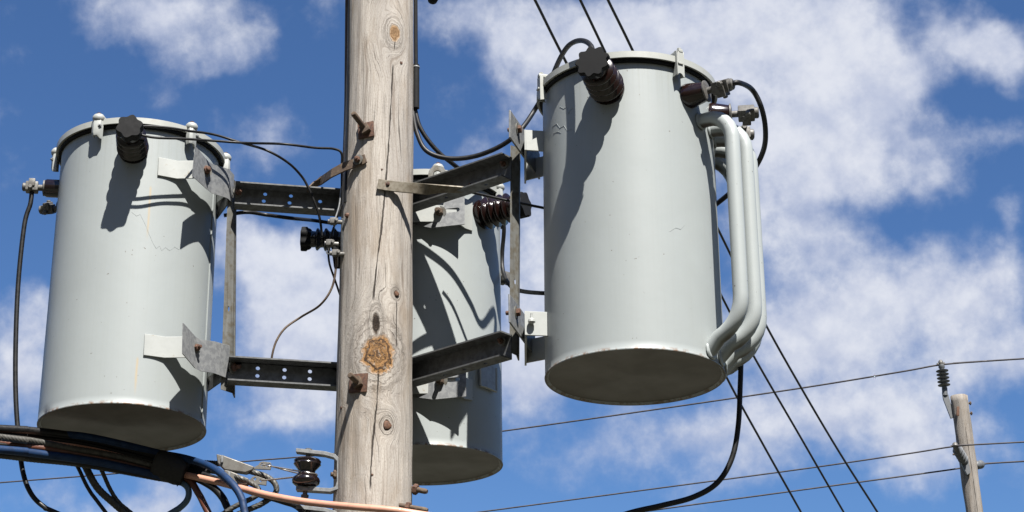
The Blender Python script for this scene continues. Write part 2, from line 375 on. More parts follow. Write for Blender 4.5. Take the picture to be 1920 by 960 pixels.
def spline(p, n=10):
    q = [p[0] * 2 - p[1]] + p + [p[-1] * 2 - p[-2]]; out = []
    for i in range(1, len(q) - 2):
        for k in range(n):
            t = k / n
            out.append(0.5 * ((2 * q[i]) + (q[i + 1] - q[i - 1]) * t + (2 * q[i - 1] - 5 * q[i] + 4 * q[i + 1] - q[i + 2]) * t * t + (3 * q[i] - q[i - 1] - 3 * q[i + 1] + q[i + 2]) * t ** 3))
    return out + [p[-1]]
def resample(p, step):
    out = [p[0]]; acc = 0
    for a, b in zip(p, p[1:]):
        L = (b - a).length; t = step - acc
        while t <= L: out.append(a.lerp(b, t / L)); t += step
        acc = (acc + L) % step if L else acc
        acc = L - (t - step)
    return out + [p[-1]]

WORLDM = {}
def tag(o, label=None, cat=None, group=None, kind=None):
    for k, v in (('label', label), ('category', cat), ('group', group), ('kind', kind)):
        if v: o[k] = v
    return o
def thing(name, loc, label, cat, group=None, rot=None):
    o = bpy.data.objects.new(name, None); COL.objects.link(o); o.empty_display_size = 0.05
    o.location = loc
    M = Matrix.Translation(loc)
    if rot is not None:
        o.rotation_mode = 'QUATERNION'; o.rotation_quaternion = rot; M = M @ rot.to_matrix().to_4x4()
    WORLDM[o.name] = M
    return tag(o, label, cat, group)
def build(name, mb, mt, parent=None, local=False, bev=0.0, sharp=35, label=None):
    bm = mb.bm
    bmesh.ops.remove_doubles(bm, verts=bm.verts, dist=1e-6)
    bmesh.ops.recalc_face_normals(bm, faces=bm.faces)
    me = bpy.data.meshes.new(name)
    o = bpy.data.objects.new(name, me)
    if parent is not None:
        M = WORLDM[parent.name]
        if not local: bm.transform(M.inverted())
        o.parent = parent; WORLDM[o.name] = M
    else:
        c = Vector((0, 0, 0))
        for vv in bm.verts: c += vv.co
        c /= max(len(bm.verts), 1)
        bm.transform(Matrix.Translation(-c)); o.location = c; WORLDM[o.name] = Matrix.Translation(c)
    bm.to_mesh(me); bm.free()
    for p in me.polygons: p.use_smooth = True
    me.set_sharp_from_angle(angle=R_(sharp))
    me.materials.append(mt)
    COL.objects.link(o)
    if bev:
        md = o.modifiers.new('edge', 'BEVEL'); md.width = bev; md.segments = 2; md.limit_method = 'ANGLE'; md.angle_limit = R_(40)
    if label: o['label'] = label
    return o

# ------------------------------------------------------------------ ground (far below the frame)
g = MB()
def ground_z(x, y):                        # level round the pole, unseen slopes added round the viewer to cut sky fill
    d = max(0.0, -y - 12); e = max(0.0, abs(x) - 60)
    k = (1 - math.exp(-d / 45)) * 62 + (1 - math.exp(-e / 60)) * 30 * (1 if y < 60 else math.exp(-(y - 60) / 60))
    return k + (math.sin(x * .05) * 3 + math.sin(x * .17 + y * .11) * 2) * min(1, k / 20)
gx_ = [-1500, -600, -300] + list(range(-200, 201, 10)) + [300, 600, 1500]; gy_ = [-1500, -600, -300] + list(range(-200, 201, 10)) + [300, 600, 1500]
g.grid([[Vector((x, y, ground_z(x, y))) for x in gx_] for y in gy_], close=False, cap=False)
M_GROUND = simple('dry_ground', (0.07, 0.06, 0.045), (0.035, 0.04, 0.025), 0.95, 0, 0.2, lo=.35, hi=.6)
tag(build('ground', g, M_GROUND), kind='structure')

# ------------------------------------------------------------------ main pole
POLE_Y = 5.85
edge_l = [(0, 651), (200, 649.5), (400, 643), (600, 636), (800, 629), (960, 623.5)]
edge_r = [(0, 775), (200, 775), (400, 774), (600, 773.5), (800, 772), (960, 771.5)]
def lerp_edge(E, y):
    if y <= E[0][0]: a, b = E[0], E[1]
    elif y >= E[-1][0]: a, b = E[-2], E[-1]
    else:
        for a, b in zip(E, E[1:]):
            if a[0] <= y <= b[0]: break
    return a[1] + (b[1] - a[1]) * (y - a[0]) / (b[0] - a[0])
pole_pts = []
for y in range(-120, 1100, 30):
    l, r = lerp_edge(edge_l, y), lerp_edge(edge_r, y)
    c = P((l + r) / 2, y, POLE_Y); pole_pts.append((c, (r - l) / 2 * px_size((l + r) / 2, y, POLE_Y)))
pole_pts.sort(key=lambda q: q[0].z)
zs = np.array([q[0].z for q in pole_pts])
fx = np.polyfit(zs, [q[0].x for q in pole_pts], 1); fy = np.polyfit(zs, [q[0].y for q in pole_pts], 1); fr = np.polyfit(zs, [q[1] for q in pole_pts], 1)
def pole_axis(z): return Vector((np.polyval(fx, z), np.polyval(fy, z), z)), float(np.polyval(fr, z))
def on_pole(px, py):
    d = ray(px, py).normalized(); t = 5.5 / d.y
    for _ in range(400):
        p = CAM + d * t; a, r = pole_axis(p.z)
        if math.hypot(p.x - a.x, p.y - a.y) < r: break
        t += 0.0025
    a, r = pole_axis(p.z); n = Vector((p.x - a.x, p.y - a.y, 0)).normalized()
    ang = math.atan2(n.x, -n.y)
    return p, n, ang, p.z
UVR = 0.13
def pole_uv(px, py):
    p, n, ang, z = on_pole(px, py); return ang * UVR, z
kn = []
def knot(px, py, rx, ry, reach, cm):
    u, v = pole_uv(px, py); s = px_size(px, py, POLE_Y)
    kn.append((u, v, rx * s * 1.0, ry * s * 1.1, reach, cm))
knot(709, 664, 33, 38, 2.4, 'o')
knot(739, 62, 12, 18, 4.2, 't')
knot(705, 606, 8, 22, 2.8, 'c')
knot(726, 797, 8, 10, 3.2, 'd')
knot(743, 551, 6, 7, 2.6, 'd')
cr = []
def crack(pts, w): cr.append((sorted([pole_uv(*q) for q in pts], key=lambda q: q[1]), w))
crack([(737, 120), (731, 230), (724, 330), (716, 420), (706, 500), (699, 570)], 0.0042)
crack([(710, 690), (706, 760), (698, 840), (694, 925)], 0.0042)
crack([(744, 560), (743, 610), (741, 660)], 0.0026)
crack([(741, 70), (738, 100)], 0.003)
M_WOOD = wood_material('weathered_pole_wood', kn, cr)
pole = thing('utility_pole', pole_axis(0)[0], 'weathered grey wooden utility pole standing between the three transformers', 'pole')
def pole_mesh(axis_fn, z0, z1, dz, seg, name, parent, mt, uvr, rough=0.0015, bumps=()):
    n = int((z1 - z0) / dz); verts = []; faces = []; uvs = []
    import mathutils.noise as mn
    for i in range(n + 1):
        z = z0 + (z1 - z0) * i / n; a, r = axis_fn(z)
        for k in range(seg + 1):
            t = -math.pi + 2 * math.pi * k / seg
            tt = t if k < seg else -math.pi
            rr = r + rough * mn.fractal(Vector((math.sin(tt) * 9, math.cos(tt) * 9, z * 2.2)), 1.0, 2.0, 3)
            rr += rough * 0.7 * mn.noise(Vector((math.sin(tt) * 40, math.cos(tt) * 40, z * 3)))
            for (bu, bv, bw, bh, amt) in bumps:
                e = ((t * uvr - bu) / bw) ** 2 + ((z - bv) / bh) ** 2
                if e < 6: rr += amt * math.exp(-e)
            verts.append((a.x + rr * math.sin(t), a.y - rr * math.cos(t), z)); uvs.append((t * uvr, z))
    w = seg + 1
    for i in range(n):
        for k in range(seg): faces.append((i * w + k, i * w + k + 1, (i + 1) * w + k + 1, (i + 1) * w + k))
    faces.append(tuple(reversed(range(0, seg)))); faces.append(tuple(n * w + k for k in range(seg)))
    M = WORLDM[parent.name].inverted()
    me = bpy.data.meshes.new(name); me.from_pydata([M @ Vector(q) for q in verts], [], faces)
    ul = me.uv_layers.new(name='UVMap')
    for lp in me.loops: ul.data[lp.index].uv = uvs[lp.vertex_index]
    for p in me.polygons: p.use_smooth = len(p.vertices) == 4
    me.materials.append(mt); o = bpy.data.objects.new(name, me); COL.objects.link(o); o.parent = parent
    WORLDM[o.name] = WORLDM[parent.name]
    return o
bumps = []
for (u0, v0, ru, rv, reach, cm) in kn:
    bumps.append((u0, v0, ru * 1.6, rv * 1.6, 0.006 if cm in 'ot' else -0.004))
pole_mesh(pole_axis, 0.0, 9.6, 0.02, 96, 'shaft', pole, M_WOOD, UVR, 0.003, bumps)
# peg stubs and nails left in the wood
for (px, py, r) in ((705, 221, 3), (744, 551, 5), (726, 797, 8), (716, 318, 2), (752, 118, 3), (698, 890, 2), (640, 765, 3)):
    p, nn, _, _ = on_pole(px, py); s = px_size(px, py, POLE_Y) * r
    b = MB(); b.lathe(frame(p - nn * 0.01, nn), [(s, 0), (s, .0115), (s * .75, 0.0135)], 9, 3, 0.12)
    build('nail' if r < 4 else 'wood_peg', b, M_RUST if r < 4 else M_DARKEND, pole)

# ground wire moulding down the pole's left side
b = MB(); pts = []
for y in range(-100, 420, 40):
    l = lerp_edge(edge_l, y); pts.append(P(l + 6, y, POLE_Y - 0.065))
b.tube(pts, 0.009, 8)
build('ground_wire', b, M_BLACK, None); tag(bpy.data.objects['ground_wire'], 'black ground wire running down the left side of the grey pole', 'wire')
b = MB()
pts = [P(lerp_edge(edge_l, y) + 1, y, POLE_Y - 0.02) for y in range(-100, 380, 40)]
b.tube(pts, 0.0105, 6)
tag(build('wire_moulding', b, M_RUST_SHADE), 'dark wooden moulding strip nailed down the left edge of the grey pole', 'moulding')
# cable guard on the right side
b = MB(); b.tube([P(779, -90, 5.86), P(779.5, 60, 5.86), P(780, 130, 5.86)], 0.0075, 10, smooth=False); b.tube([P(780, 122, 5.86), P(780, 203, 5.86)], 0.013, 12, smooth=False)
cg = thing('cable_guard', P(780, 203, 5.86), 'black cable sleeve strapped upright against the right side of the grey pole', 'cable sleeve')
build('sleeve', b, M_CAP, cg)
b = MB(); b.lathe(frame(P(780, 128, 5.86), (0, 0, 1)), [(.0138, 0), (.0145, .001), (.0145, .005), (.0138, .006)], 16); build('band', b, M_GALV, cg)

# ------------------------------------------------------------------ transformers
def tank_frame(C, tx, ty):
    ax = Vector((math.tan(tx), math.tan(ty), 1)).normalized()
    return Vector((0, 0, 1)).rotation_difference(ax)
def dphi(phi): return Vector((math.sin(phi), -math.cos(phi), 0))

class Tank:
    def __init__(s, name, C, tx, ty, r, H, label, mt, seam=None):
        s.r, s.H = r, H; s.mt = mt
        s.rot = tank_frame(C, tx, ty)
        s.o = thing(name, C, label, 'transformer', 'grey transformers mounted round the pole', s.rot)
        s.M = WORLDM[s.o.name]; s.Mi = s.M.inverted()
        b = MB(); seg = 128
        b.lathe(Matrix(), [(0.0, 0.008), (r * .35, .0085), (r - .012, .007), (r - .006, 0.0), (r + .0015, 0.0), (r + .002, .003), (r, .007), (r, .03)]
                + [(r, H * k / 6) for k in range(1, 7)] + [(r, H + .012), (0, H + .012)], seg)
        s.tank = build('tank', b, mt, s.o, True, sharp=30)
        b = MB(); rl = r * 1.072
        b.lathe(Matrix(), [(r + .001, H + .010), (r + .006, H + .004), (rl - .003, H), (rl, H + .0004), (rl, H + .0236), (rl - .001, H + .0242), (rl - .02, H + .027), (r * .6, H + .055), (0, H + .065)], seg)
        s.lid = build('lid', b, M_LID, s.o, True, sharp=28)
        b = MB(); b.lathe(Matrix(), [(r + .0005, H - .011), (r + .011, H - .010), (r + .012, H - .003), (r + .010, H + .003), (r + .001, H + .004)], 96)
        build('gasket', b, M_CAP, s.o, True)
    def hit(s, px, py, grow=0.0):
        d = s.Mi.to_3x3() @ ray(px, py); o = s.Mi @ CAM
        a = d.x ** 2 + d.y ** 2; bb = o.x * d.x + o.y * d.y; c = o.x ** 2 + o.y ** 2 - (s.r + grow) ** 2
        D = bb * bb - a * c
        t = (-bb - math.sqrt(D)) / a if D > 0 else -bb / a
        p = o + d * t
        return math.atan2(p.x, -p.y), p.z
    def surf(s, phi, z, out=0.0): return dphi(phi) * (s.r + out) + Vector((0, 0, z))
    def part(s, name, b, mt, parent=None, **k): return build(name, b, mt, parent or s.o, True, **k)
    def clamp_round(s, phi):
        """lid clamp: folded channel under a rounded cap with a bolt on top"""
        H, r = s.H, s.r; rad = dphi(phi); tan = Vector((math.cos(phi), math.sin(phi), 0)); up = Vector((0, 0, 1))
        def L(t, o, z): return tan * t + rad * (r + o) + up * z
        b = MB()
        # channel: front sheet curled at both edges
        prof = [(-.021, .012), (-.019, .03), (-.009, .036), (.004, .034), (.014, .028), (.018, .014)]
        rings = []
        for z, k in ((H - .045, .9), (H - .035, 1.0), (H + .0, 1.0), (H + .018, .95)):
            rings.append([L(t * k, o * k + .004, z - (.012 if t > .01 and z < H - .03 else 0)) for t, o in prof] + [L(t * k * .85, (o - .003) * k + .004, z) for t, o in reversed(prof)])
        b.grid(rings)
        c = s.part('lid_clamp', b, M_CLAMP)
        b = MB()
        b.lathe(frame(L(-.002, .02, H + .018), up + rad * .15), [(.019, 0), (.0225, .006), (.022, .016), (.016, .024), (.006, .027)], 16)
        b.box(Matrix.Translation(L(0, -.004, H + .034)) @ frame(Vector(), rad).to_3x3().to_4x4(), .026, .012, .04, .003)
        build('clamp_cap', b, M_CLAMP, c, True)
        b = MB(); b.hexbolt(L(-.002, .022, H + .043), up + rad * .15, .0085, .007); build('bolt', b, M_RUST, c, True)
        b = MB(); b.hexbolt(L(.012, .033, H - .008), rad + tan * .6, .007, .005, .004, .003); build('bolt', b, M_GALV, c, True)
    def clamp_tall(s, phi):
        """tall folded sheet clip with a notched foot, hooked over the rim"""
        H, r = s.H, s.r; rad = dphi(phi); tan = Vector((math.cos(phi), math.sin(phi), 0)); up = Vector((0, 0, 1))
        def L(t, o, z): return tan * t + rad * (r + o) + up * z
        b = MB()
        out = [(-.016, H - .055), (-.012, H - .048), (-.005, H - .045), (.002, H - .048), (.008, H - .058), (.014, H - .058), (.012, H + .03), (.009, H + .045), (-.008, H + .045), (-.012, H + .03)]
        b.prism([L(t, .030, z) for t, z in out], rad * .003)
        b.prism([L(-.0135, o, z) for o, z in ((.003, H - .05), (.033, H - .05), (.033, H + .04), (.016, H + .045), (.022, H + .0))], tan * -.003)
        b.prism([L(.0105, o, z) for o, z in ((.006, H - .05), (.033, H - .058), (.033, H + .04), (.02, H + .045), (.022, H + .0))], tan * .003)
        c = s.part('lid_clamp', b, M_LID, bev=.001)
        b = MB(); b.box(Matrix.Translation(L(0, .005, H + .043)) @ frame(Vector(), rad).to_3x3().to_4x4(), .018, .012, .06, .003)
        b.hexbolt(L(0, .024, H + .049), up, .008, .007); build('hook', b, M_LID, c, True)
        b = MB(); b.box(Matrix.Translation(L(-.004, .035, H - .008)) @ frame(Vector(), rad).to_3x3().to_4x4(), .02, .006, .005, .001); build('tongue', b, M_LID, c, True)
    def hv(s, phi, z, beta, length, rb=.056, rc=.045, lobes=6, psi=0.0, mt=None, nsk=4, capl=.04):
        dr = (Matrix.Rotation(psi, 3, 'Z') @ dphi(phi)) * math.cos(beta) + Vector((0, 0, math.sin(beta)))
        o = s.surf(phi, z, -.015)
        M = frame(o, dr)
        body = length - capl
        pr = [(rb * .9, 0), (rb * .95, .02)]
        for k in range(nsk):
            h0 = .02 + (body * .72) * k / nsk; st = body * .72 / nsk; q = rb * (1 - .10 * k / nsk)
            pr += [(q * .72, h0 + st * .08), (q * .76, h0 + st * .34), (q * 1.0, h0 + st * .62), (q * 1.02, h0 + st * .74), (q * .97, h0 + st * .84), (q * .72, h0 + st * .97)]
        pr += [(rb * .70, body * .80 + .02), (rb * .60, body), (0.0, body + .001)]
        b = MB(); b.lathe(M, pr, 40)
        p = s.part('high_voltage_bushing', b, mt or M_PORC, sharp=60)
        b = MB(); Mc = M @ Matrix.Translation((0, 0, body - .002))
        b.lathe(Mc, [(rc * .74, -.014), (rc * .85, -.008), (rc * .9, .0), (rc, .004), (rc, capl * .85), (rc * .96, capl), (rc * .2, capl + .0005), (0, capl + .0006)], 144, lobes, .10, 0.3)
        build('bushing_cap', b, M_CAP, p, True, sharp=25)
        return s.M @ (M @ Vector((0, 0, length))), s.M @ (M @ Vector((0, 0, body + .01)))
    def lv(s, phi, z, psi=0.0, rise=0.0, straight=False, spin=0.0, mt=None, rb=.036, ln=.062, k=1.0):
        dr = (Matrix.Rotation(psi, 3, 'Z') @ dphi(phi)) + Vector((0, 0, rise)); dr.normalize()
        M = frame(s.surf(phi, z, -.012), dr)
        b = MB()
        pr = [(rb, 0), (rb * 1.04, .012), (rb * 1.02, .02), (rb * .78, ln * .95), (rb * .74, ln), (0, ln + .001)] if not straight else [(rb, 0), (rb, ln * .9), (rb * .9, ln), (0, ln + .001)]
        b.lathe(M, pr, 28)
        p = s.part('low_voltage_bushing', b, mt or M_PORC)
        b = MB(); b.lathe(M, [(rb * .76, ln - .001), (rb * .88, ln + .001), (rb * .88, ln + .006), (rb * .5, ln + .009)], 24)
        b.lathe(M, [(.012, ln), (.012, ln + .035)], 14)
        Mb = M @ Matrix.Translation((0, 0, ln + .047 * k)) @ Matrix.Rotation(spin, 4, 'Z') @ Matrix.Scale(k, 4)
        b.box(Mb, .036, .04, .046, .006)
        b.box(Mb @ Matrix.Translation((.012, .0, .0)), .03, .052, .024, .005)
        b.lathe(Mb @ Matrix.Translation((0, 0, .016)), [(.016, 0), (.016, .016), (.012, .019)], 12)
        b.lathe(Mb @ Matrix.Translation((-.01, -.012, .004)) @ Matrix.Rotation(R_(90), 4, 'X'), [(.0085, 0), (.0085, .02), (.006, .023)], 8)
        b.hexbolt((Mb @ Vector((.024, .01, 0))), (Mb.to_3x3() @ Vector((1, .2, 0))), .0085, .01)
        build('terminal_clamp', b, M_ZINC, p, True)
        return s.M @ (Mb @ Vector((0, 0, .03))), s.M @ (Mb @ Vector((0, 0, 0)))

RL, RR, RB = .292, .300, .2925
def Cz(px, py, Y): return P(px, py, Y)
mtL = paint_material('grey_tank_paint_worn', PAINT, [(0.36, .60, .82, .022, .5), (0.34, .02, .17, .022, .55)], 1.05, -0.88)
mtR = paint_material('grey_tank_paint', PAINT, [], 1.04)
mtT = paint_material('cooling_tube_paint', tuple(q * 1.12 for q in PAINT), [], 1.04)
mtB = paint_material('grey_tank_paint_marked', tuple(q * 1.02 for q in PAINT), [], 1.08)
TL = Tank('pole_transformer', Vector((-1.424 * .9735, 6.16 * .9735, 5 + 1.849 * .9735)), R_(-.55), R_(.9), RL, 1.085 * .9735,
          'grey transformer on the left arms, a long black cable hanging from its left side', mtL)
TR = Tank('pole_transformer', Vector((.406, 5.595, 5 + 1.837)), R_(.5), R_(.1), RR, 1.04,
          'grey transformer with bent cooling tubes on its right side, nearest the camera', mtR)
TB = Tank('pole_transformer', Vector((-.343 * .978, 6.47 * .978, 5 + 1.785 * .978)), R_(-.15), R_(-.65), RB, 1.065 * .978,
          'grey transformer half hidden behind the wooden pole, with a small nameplate', mtB)
for T_, pcs in ((TL, ((188, 'r'), (357, 'r'))), ):
    for px, k in pcs: T_.clamp_round(T_.hit(px, 238, .01)[0])
TL.clamp_round(R_(-84)); TL.clamp_round(R_(98)); TL.clamp_round(R_(160)); TL.clamp_round(R_(-160))
TR.clamp_tall(TR.hit(1270, 125, .01)[0]); TR.clamp_tall(R_(-71)); TR.clamp_tall(R_(150)); TR.clamp_tall(R_(-150))
TB.clamp_round(R_(68)); TB.clamp_round(R_(105)); TB.clamp_round(R_(12)); TB.clamp_round(R_(-60)); TB.clamp_round(R_(170))

# bushings
phi, z = TL.hit(250, 283)
L_HV, L_HVn = TL.hv(phi, z, R_(2), .20, .056, .044, 6, mt=M_PORC2)
phi, z = TR.hit(1140, 168)
R_HV, R_HVn = TR.hv(phi, z, R_(2), .215, .062, .054, 9, psi=R_(-2), capl=.024)
phi, z = TB.hit(905, 402)
B_HV, B_HVn = TB.hv(phi, z, R_(2), .20, .062, .048, 6, psi=R_(12), capl=.045)
B_HV2, B_HV2n = TB.hv(R_(-88), z - .03, R_(2), .205, .047, .044, 6, mt=M_PORC2, capl=.026)
# low voltage bushings
zl = TL.hit(115, 335)[1]
L_LV1, L_LV1c = TL.lv(R_(-80), zl, 0, 0, True, R_(90), M_PORC2, .034, .062)
L_LV2, L_LV2c = TL.lv(R_(-112), zl - .005, R_(15), 0, True, R_(60), M_PORC2, .034, .062)
L_LV3, L_LV3c = TL.lv(R_(-145), zl, 0, 0, True, R_(60), M_PORC2, .034, .062)
phi, z = TR.hit(1290, 180); zr = z
R_LV1, R_LV1c = TR.lv(phi, z, R_(22), .05, False, R_(-60), None, .043, .074, 1.25)
R_LV2, R_LV2c = TR.lv(R_(74), zr, R_(8), 0, False, R_(-40), None, .043, .074, 1.25)
R_LV3, R_LV3c = TR.lv(R_(104), zr, R_(-14), 0, False, R_(-90), None, .043, .074, 1.25)
B_LV, B_LVc = TB.lv(R_(128), TB.hit(936, 470)[1], 0, 0, True, R_(0), M_PORC2)

# weld seam and paint runs on the left tank; runs on the right tank
b = MB()
pz = TL.hit(395, 500)
b.tube([TL.surf(R_(80), .02 + .15 * k, .001) for k in range(7)], .0025, 6, smooth=False)
def jag(b, T_, pts, r=.0008):
    q = [T_.surf(*T_.hit(px, py), 0.0002) for px, py in pts]
    b.tube(q, r, 6, smooth=False)
build('seam', b, mtL, TL.o, True)
b = MB(); jag(b, TL, r=.0005, pts=[(247, 398), (256, 405), (263, 402), (272, 420), (280, 440), (288, 458), (293, 466), (299, 461), (303, 470), (310, 464), (318, 470), (327, 463), (335, 468), (344, 461), (352, 458)])
build('paint_ridge', b, mtL, TL.o, True)
b = MB(); jag(b, TR, [(1050, 200), (1057, 204), (1063, 201), (1066, 214), (1070, 205), (1075, 203)]); build('paint_ridge', b, mtR, TR.o, True)
b = MB(); jag(b, TR, [(1036, 238), (1044, 232), (1050, 240), (1058, 236), (1064, 246), (1072, 242), (1080, 250)]); build('paint_ridge', b, mtR, TR.o, True)
b = MB(); jag(b, TR, [(1038, 250), (1046, 247), (1052, 249)]); build('paint_ridge', b, mtR, TR.o, True)
b = MB(); jag(b, TR, [(1256, 434), (1266, 427), (1276, 430), (1284, 420)], .0008); build('paint_ridge', b, mtR, TR.o, True)

# cooling tubes on the right transformer
zt = TR.hit(1316, 233)[1]; zb = TR.hit(1331, 650)[1]
for k, ph in enumerate((52, 67, 82, 97, 112)):
    f = R_(ph); so = .122
    pts = []
    def A(o, z): return TR.surf(f, z, o)
    pts += [A(-.012, zt + .006)]
    for t in range(0, 7):
        a = R_(90 - 15 * t); pts.append(A(so - .094 + .094 * math.cos(a), zt - .094 + .099 * math.sin(a)))
    for t in range(1, 7): pts.append(A(so, zt - .094 + (zb + .15 - zt + .094) * t / 6))
    for t in range(1, 7):
        a = R_(-12 * t); pts.append(A(so - .13 + .13 * math.cos(a), zb + .15 + .13 * math.sin(a)))
    pts.append(A(-.012, zb - .018))
    b = MB(); b.tube(pts, .0255, 24, smooth=False)
    tb = TR.part('cooling_tube', b, mtT, sharp=60)
    for q in (0, -1):                        # weld bead where the tube meets the wall
        b = MB(); o_ = A(0.001, (zt + .006) if q == 0 else zb - .012); M_ = frame(o_, dphi(f))
        b.lathe(M_, [(.024, -.003), (.031, .0), (.0315, .003), (.029, .006), (.025, .008)], 28, 9, .03)
        build('weld_bead', b, mtT, tb, True)

# nameplate on the rear transformer
b = MB()
p0, z0 = TB.hit(897, 724); p1 = R_(64); z1 = TB.hit(897, 680)[1]
n = 6; lo_ = [TB.surf(p0 + (p1 - p0) * i / n, z0, .012) for i in range(n + 1)]; hi_ = [TB.surf(p0 + (p1 - p0) * i / n, z1, .012) for i in range(n + 1)]
b.grid([[a, c, c * .985, a * .985] for a, c in zip(lo_, hi_)])
pl = TB.part('nameplate', b, M_PLATE)
b = MB(); b.tube([lo_[0], hi_[0]], .004, 6, smooth=False); b.tube(lo_, .004, 6, smooth=False); b.tube([lo_[-1], hi_[-1]], .004, 6, smooth=False)
build('plate_frame', b, M_LID, pl, True)

# ------------------------------------------------------------------ hanger lugs (parts of the tanks) and galvanised mounting plates
def slot_bolt(parent, p, ax, r=.013, h=.014, shank=.02, mt=None):
    b = MB(); b.lathe(frame(p, ax), [(r * 1.55, -.004), (r * 1.55, -.0005), (r * .8, 0.0)], 18); build('washer', b, M_EDGE, parent)
    b = MB(); b.hexbolt(p, ax, r, h, shank); return build('bolt', b, mt or M_RUST, parent)
# left tank: wing with a welded foot, bent out to the plate
def lug_left(yt, yb, x0, x1, x2, dY, lean):
    f0, zt_ = TL.hit(x0, yt); f1, _ = TL.hit(x1, yt); _, zb_ = TL.hit(x0, yb)
    f2, _ = TL.hit(x2, yt)
    b = MB()
    lo = [TL.surf(f0, zb_, .001), TL.surf(f1, zb_ - lean, .006), TL.surf(f2, zb_ - lean, .055), TL.surf(f2 + .12, zb_ - lean, .058), TL.surf(f2 + .5, zb_ - lean, .056), TL.surf(f2 + .66, zb_ - lean, .006), TL.surf(f2 + .85, zb_ - lean, .001)]
    hi = [TL.surf(f0, zt_, .001), TL.surf(f1, zt_, .006), TL.surf(f2, zt_, .055), TL.surf(f2 + .12, zt_, .058), TL.surf(f2 + .5, zt_, .056), TL.surf(f2 + .66, zt_, .006), TL.surf(f2 + .85, zt_, .001)]
    rings = []
    c = Vector((0, 0, 0))
    for a, d in zip(lo, hi):
        o1 = Vector((a.x, a.y, 0)).normalized() * .006
        rings.append([a, d, d + o1, a + o1])
    b.grid(rings)
    TL.part('hanger_lug', b, M_CLAMP, bev=.001)
lug_left(296, 330, 297, 331, 352, 0, .0)
lug_left(627, 667, 271, 308, 332, 0, .0)
# right tank wings
def lug_right(top, bot, xl, yf):
    b = MB()
    # front wing from the plate to the tank, then the rear wing behind it
    for (Y0, Y1) in ((yf, yf + .012), (5.80, 5.74)):
        a = P(xl, 400, Y0); zm = (P(xl, (top + bot) / 2, yf).z - TR.M.translation.z); e = Vector(((TR.M @ Vector((-math.sqrt(max(TR.r ** 2 - (Y1 - TR.M.translation.y) ** 2, 0)) + .004, 0, zm))).x, Y1, 0))
        zt_, zb_ = P(xl, top, yf).z, P(xl, bot, yf).z
        b.strip([Vector((a.x, Y0, zb_)), Vector((e.x, Y1, zb_))], [Vector((a.x, Y0, zt_)), Vector((e.x, Y1, zt_))], (0, .007, 0))
    a = P(xl, 400, 5.555)
    b.strip([Vector((a.x, 5.545, zb_)), Vector((a.x, 5.83, zb_))], [Vector((a.x, 5.545, zt_)), Vector((a.x, 5.83, zt_))], (.007, 0, 0))
    build('hanger_lug', b, M_CLAMP, TR.o, bev=.001)
lug_right(243, 281, 985, 5.545)
lug_right(583, 628, 981, 5.51)
b = MB(); b.lathe(frame(P(997, 606, 5.50), (0, 0, 1)), [(.008, 0), (.013, .004), (.012, .012), (.005, .018), (.004, .03), (.0045, .034)], 10)
build('drain_plug', b, M_CLAMP, TR.o)
# rear tank lug
def lug_rear(yt, yb):
    b = MB(); fa, zt_ = TB.hit(884, yt); _, zb_ = TB.hit(884, yb)
    lo = [TB.surf(fa, zb_, .001), TB.surf(fa - .12, zb_, .006), TB.surf(fa - .3, zb_, .05), TB.surf(fa - 1.0, zb_, .05), TB.surf(fa - 1.2, zb_, .005), TB.surf(fa - 1.35, zb_, .001)]
    rings = []
    for a in lo:
        o1 = Vector((a.x, a.y, 0)).normalized() * .006; u = Vector((0, 0, zt_ - zb_))
        rings.append([a, a + u, a + u + o1, a + o1])
    b.grid(rings); TB.part('hanger_lug', b, M_CLAMP, bev=.001)
lug_rear(378, 434); lug_rear(712, 752)

PL = 'mounting plates joining the transformers to the arms'
def hole_loop(c, ux, uy, rx, ry=None, n=12):
    ry = ry or rx
    return [c + ux * (rx * math.cos(2 * math.pi * i / n)) + uy * (ry * math.sin(2 * math.pi * i / n)) for i in range(n)]
# left plates
def plate_left(pts_hi, pts_lo, label, bolt):
    t = thing('mounting_plate', pts_lo[-1], label, 'bracket plate', PL)
    b = MB(); b.strip(pts_lo, pts_hi, (.004, .006, 0)); build('plate', b, M_GALV, t, bev=.0012)
    slot_bolt(t, *bolt)
    return t
plate_left([P(365.5, 274, 5.66), P(388, 301, 5.765), P(397, 307, 5.79), P(428, 316.5, 5.84), P(437, 327, 5.88)],
           [P(359.5, 330, 5.66), P(386, 354, 5.765), P(396, 362, 5.79), P(425, 371, 5.84), P(433, 379, 5.88)],
           'bent galvanised plate bolted to the upper bracket of the left transformer', (P(386, 320, 5.755), Vector((.55, -.83, 0)), .0155, .018, .01))
plate_left([P(342, 605, 5.64), P(364, 630, 5.75), P(373, 636, 5.77), P(403, 640, 5.81), P(430, 648, 5.89)],
           [P(341, 663, 5.64), P(364, 690, 5.75), P(373, 695, 5.77), P(402, 700, 5.81), P(428, 710, 5.89)],
           'bent galvanised plate bolted to the lower bracket of the left transformer', (P(368, 652, 5.755), Vector((.75, -.66, 0)), .012, .014, .012))
for (pa, pb, nm) in ((P(432, 330, 5.90), P(430, 378, 5.90), 'upper'), (P(426, 650, 5.905), P(425, 708, 5.905), 'lower')):
    za, zb_ = (TL.Mi @ pa).z, (TL.Mi @ pb).z
    b = MB(); b.strip([pb, TL.M @ TL.surf(R_(94), zb_ - .01, .0)], [pa, TL.M @ TL.surf(R_(94), za, .0)], (.002, .006, 0))
    build('hanger_lug', b, M_GALV_SHADE, TL.o, bev=.001)
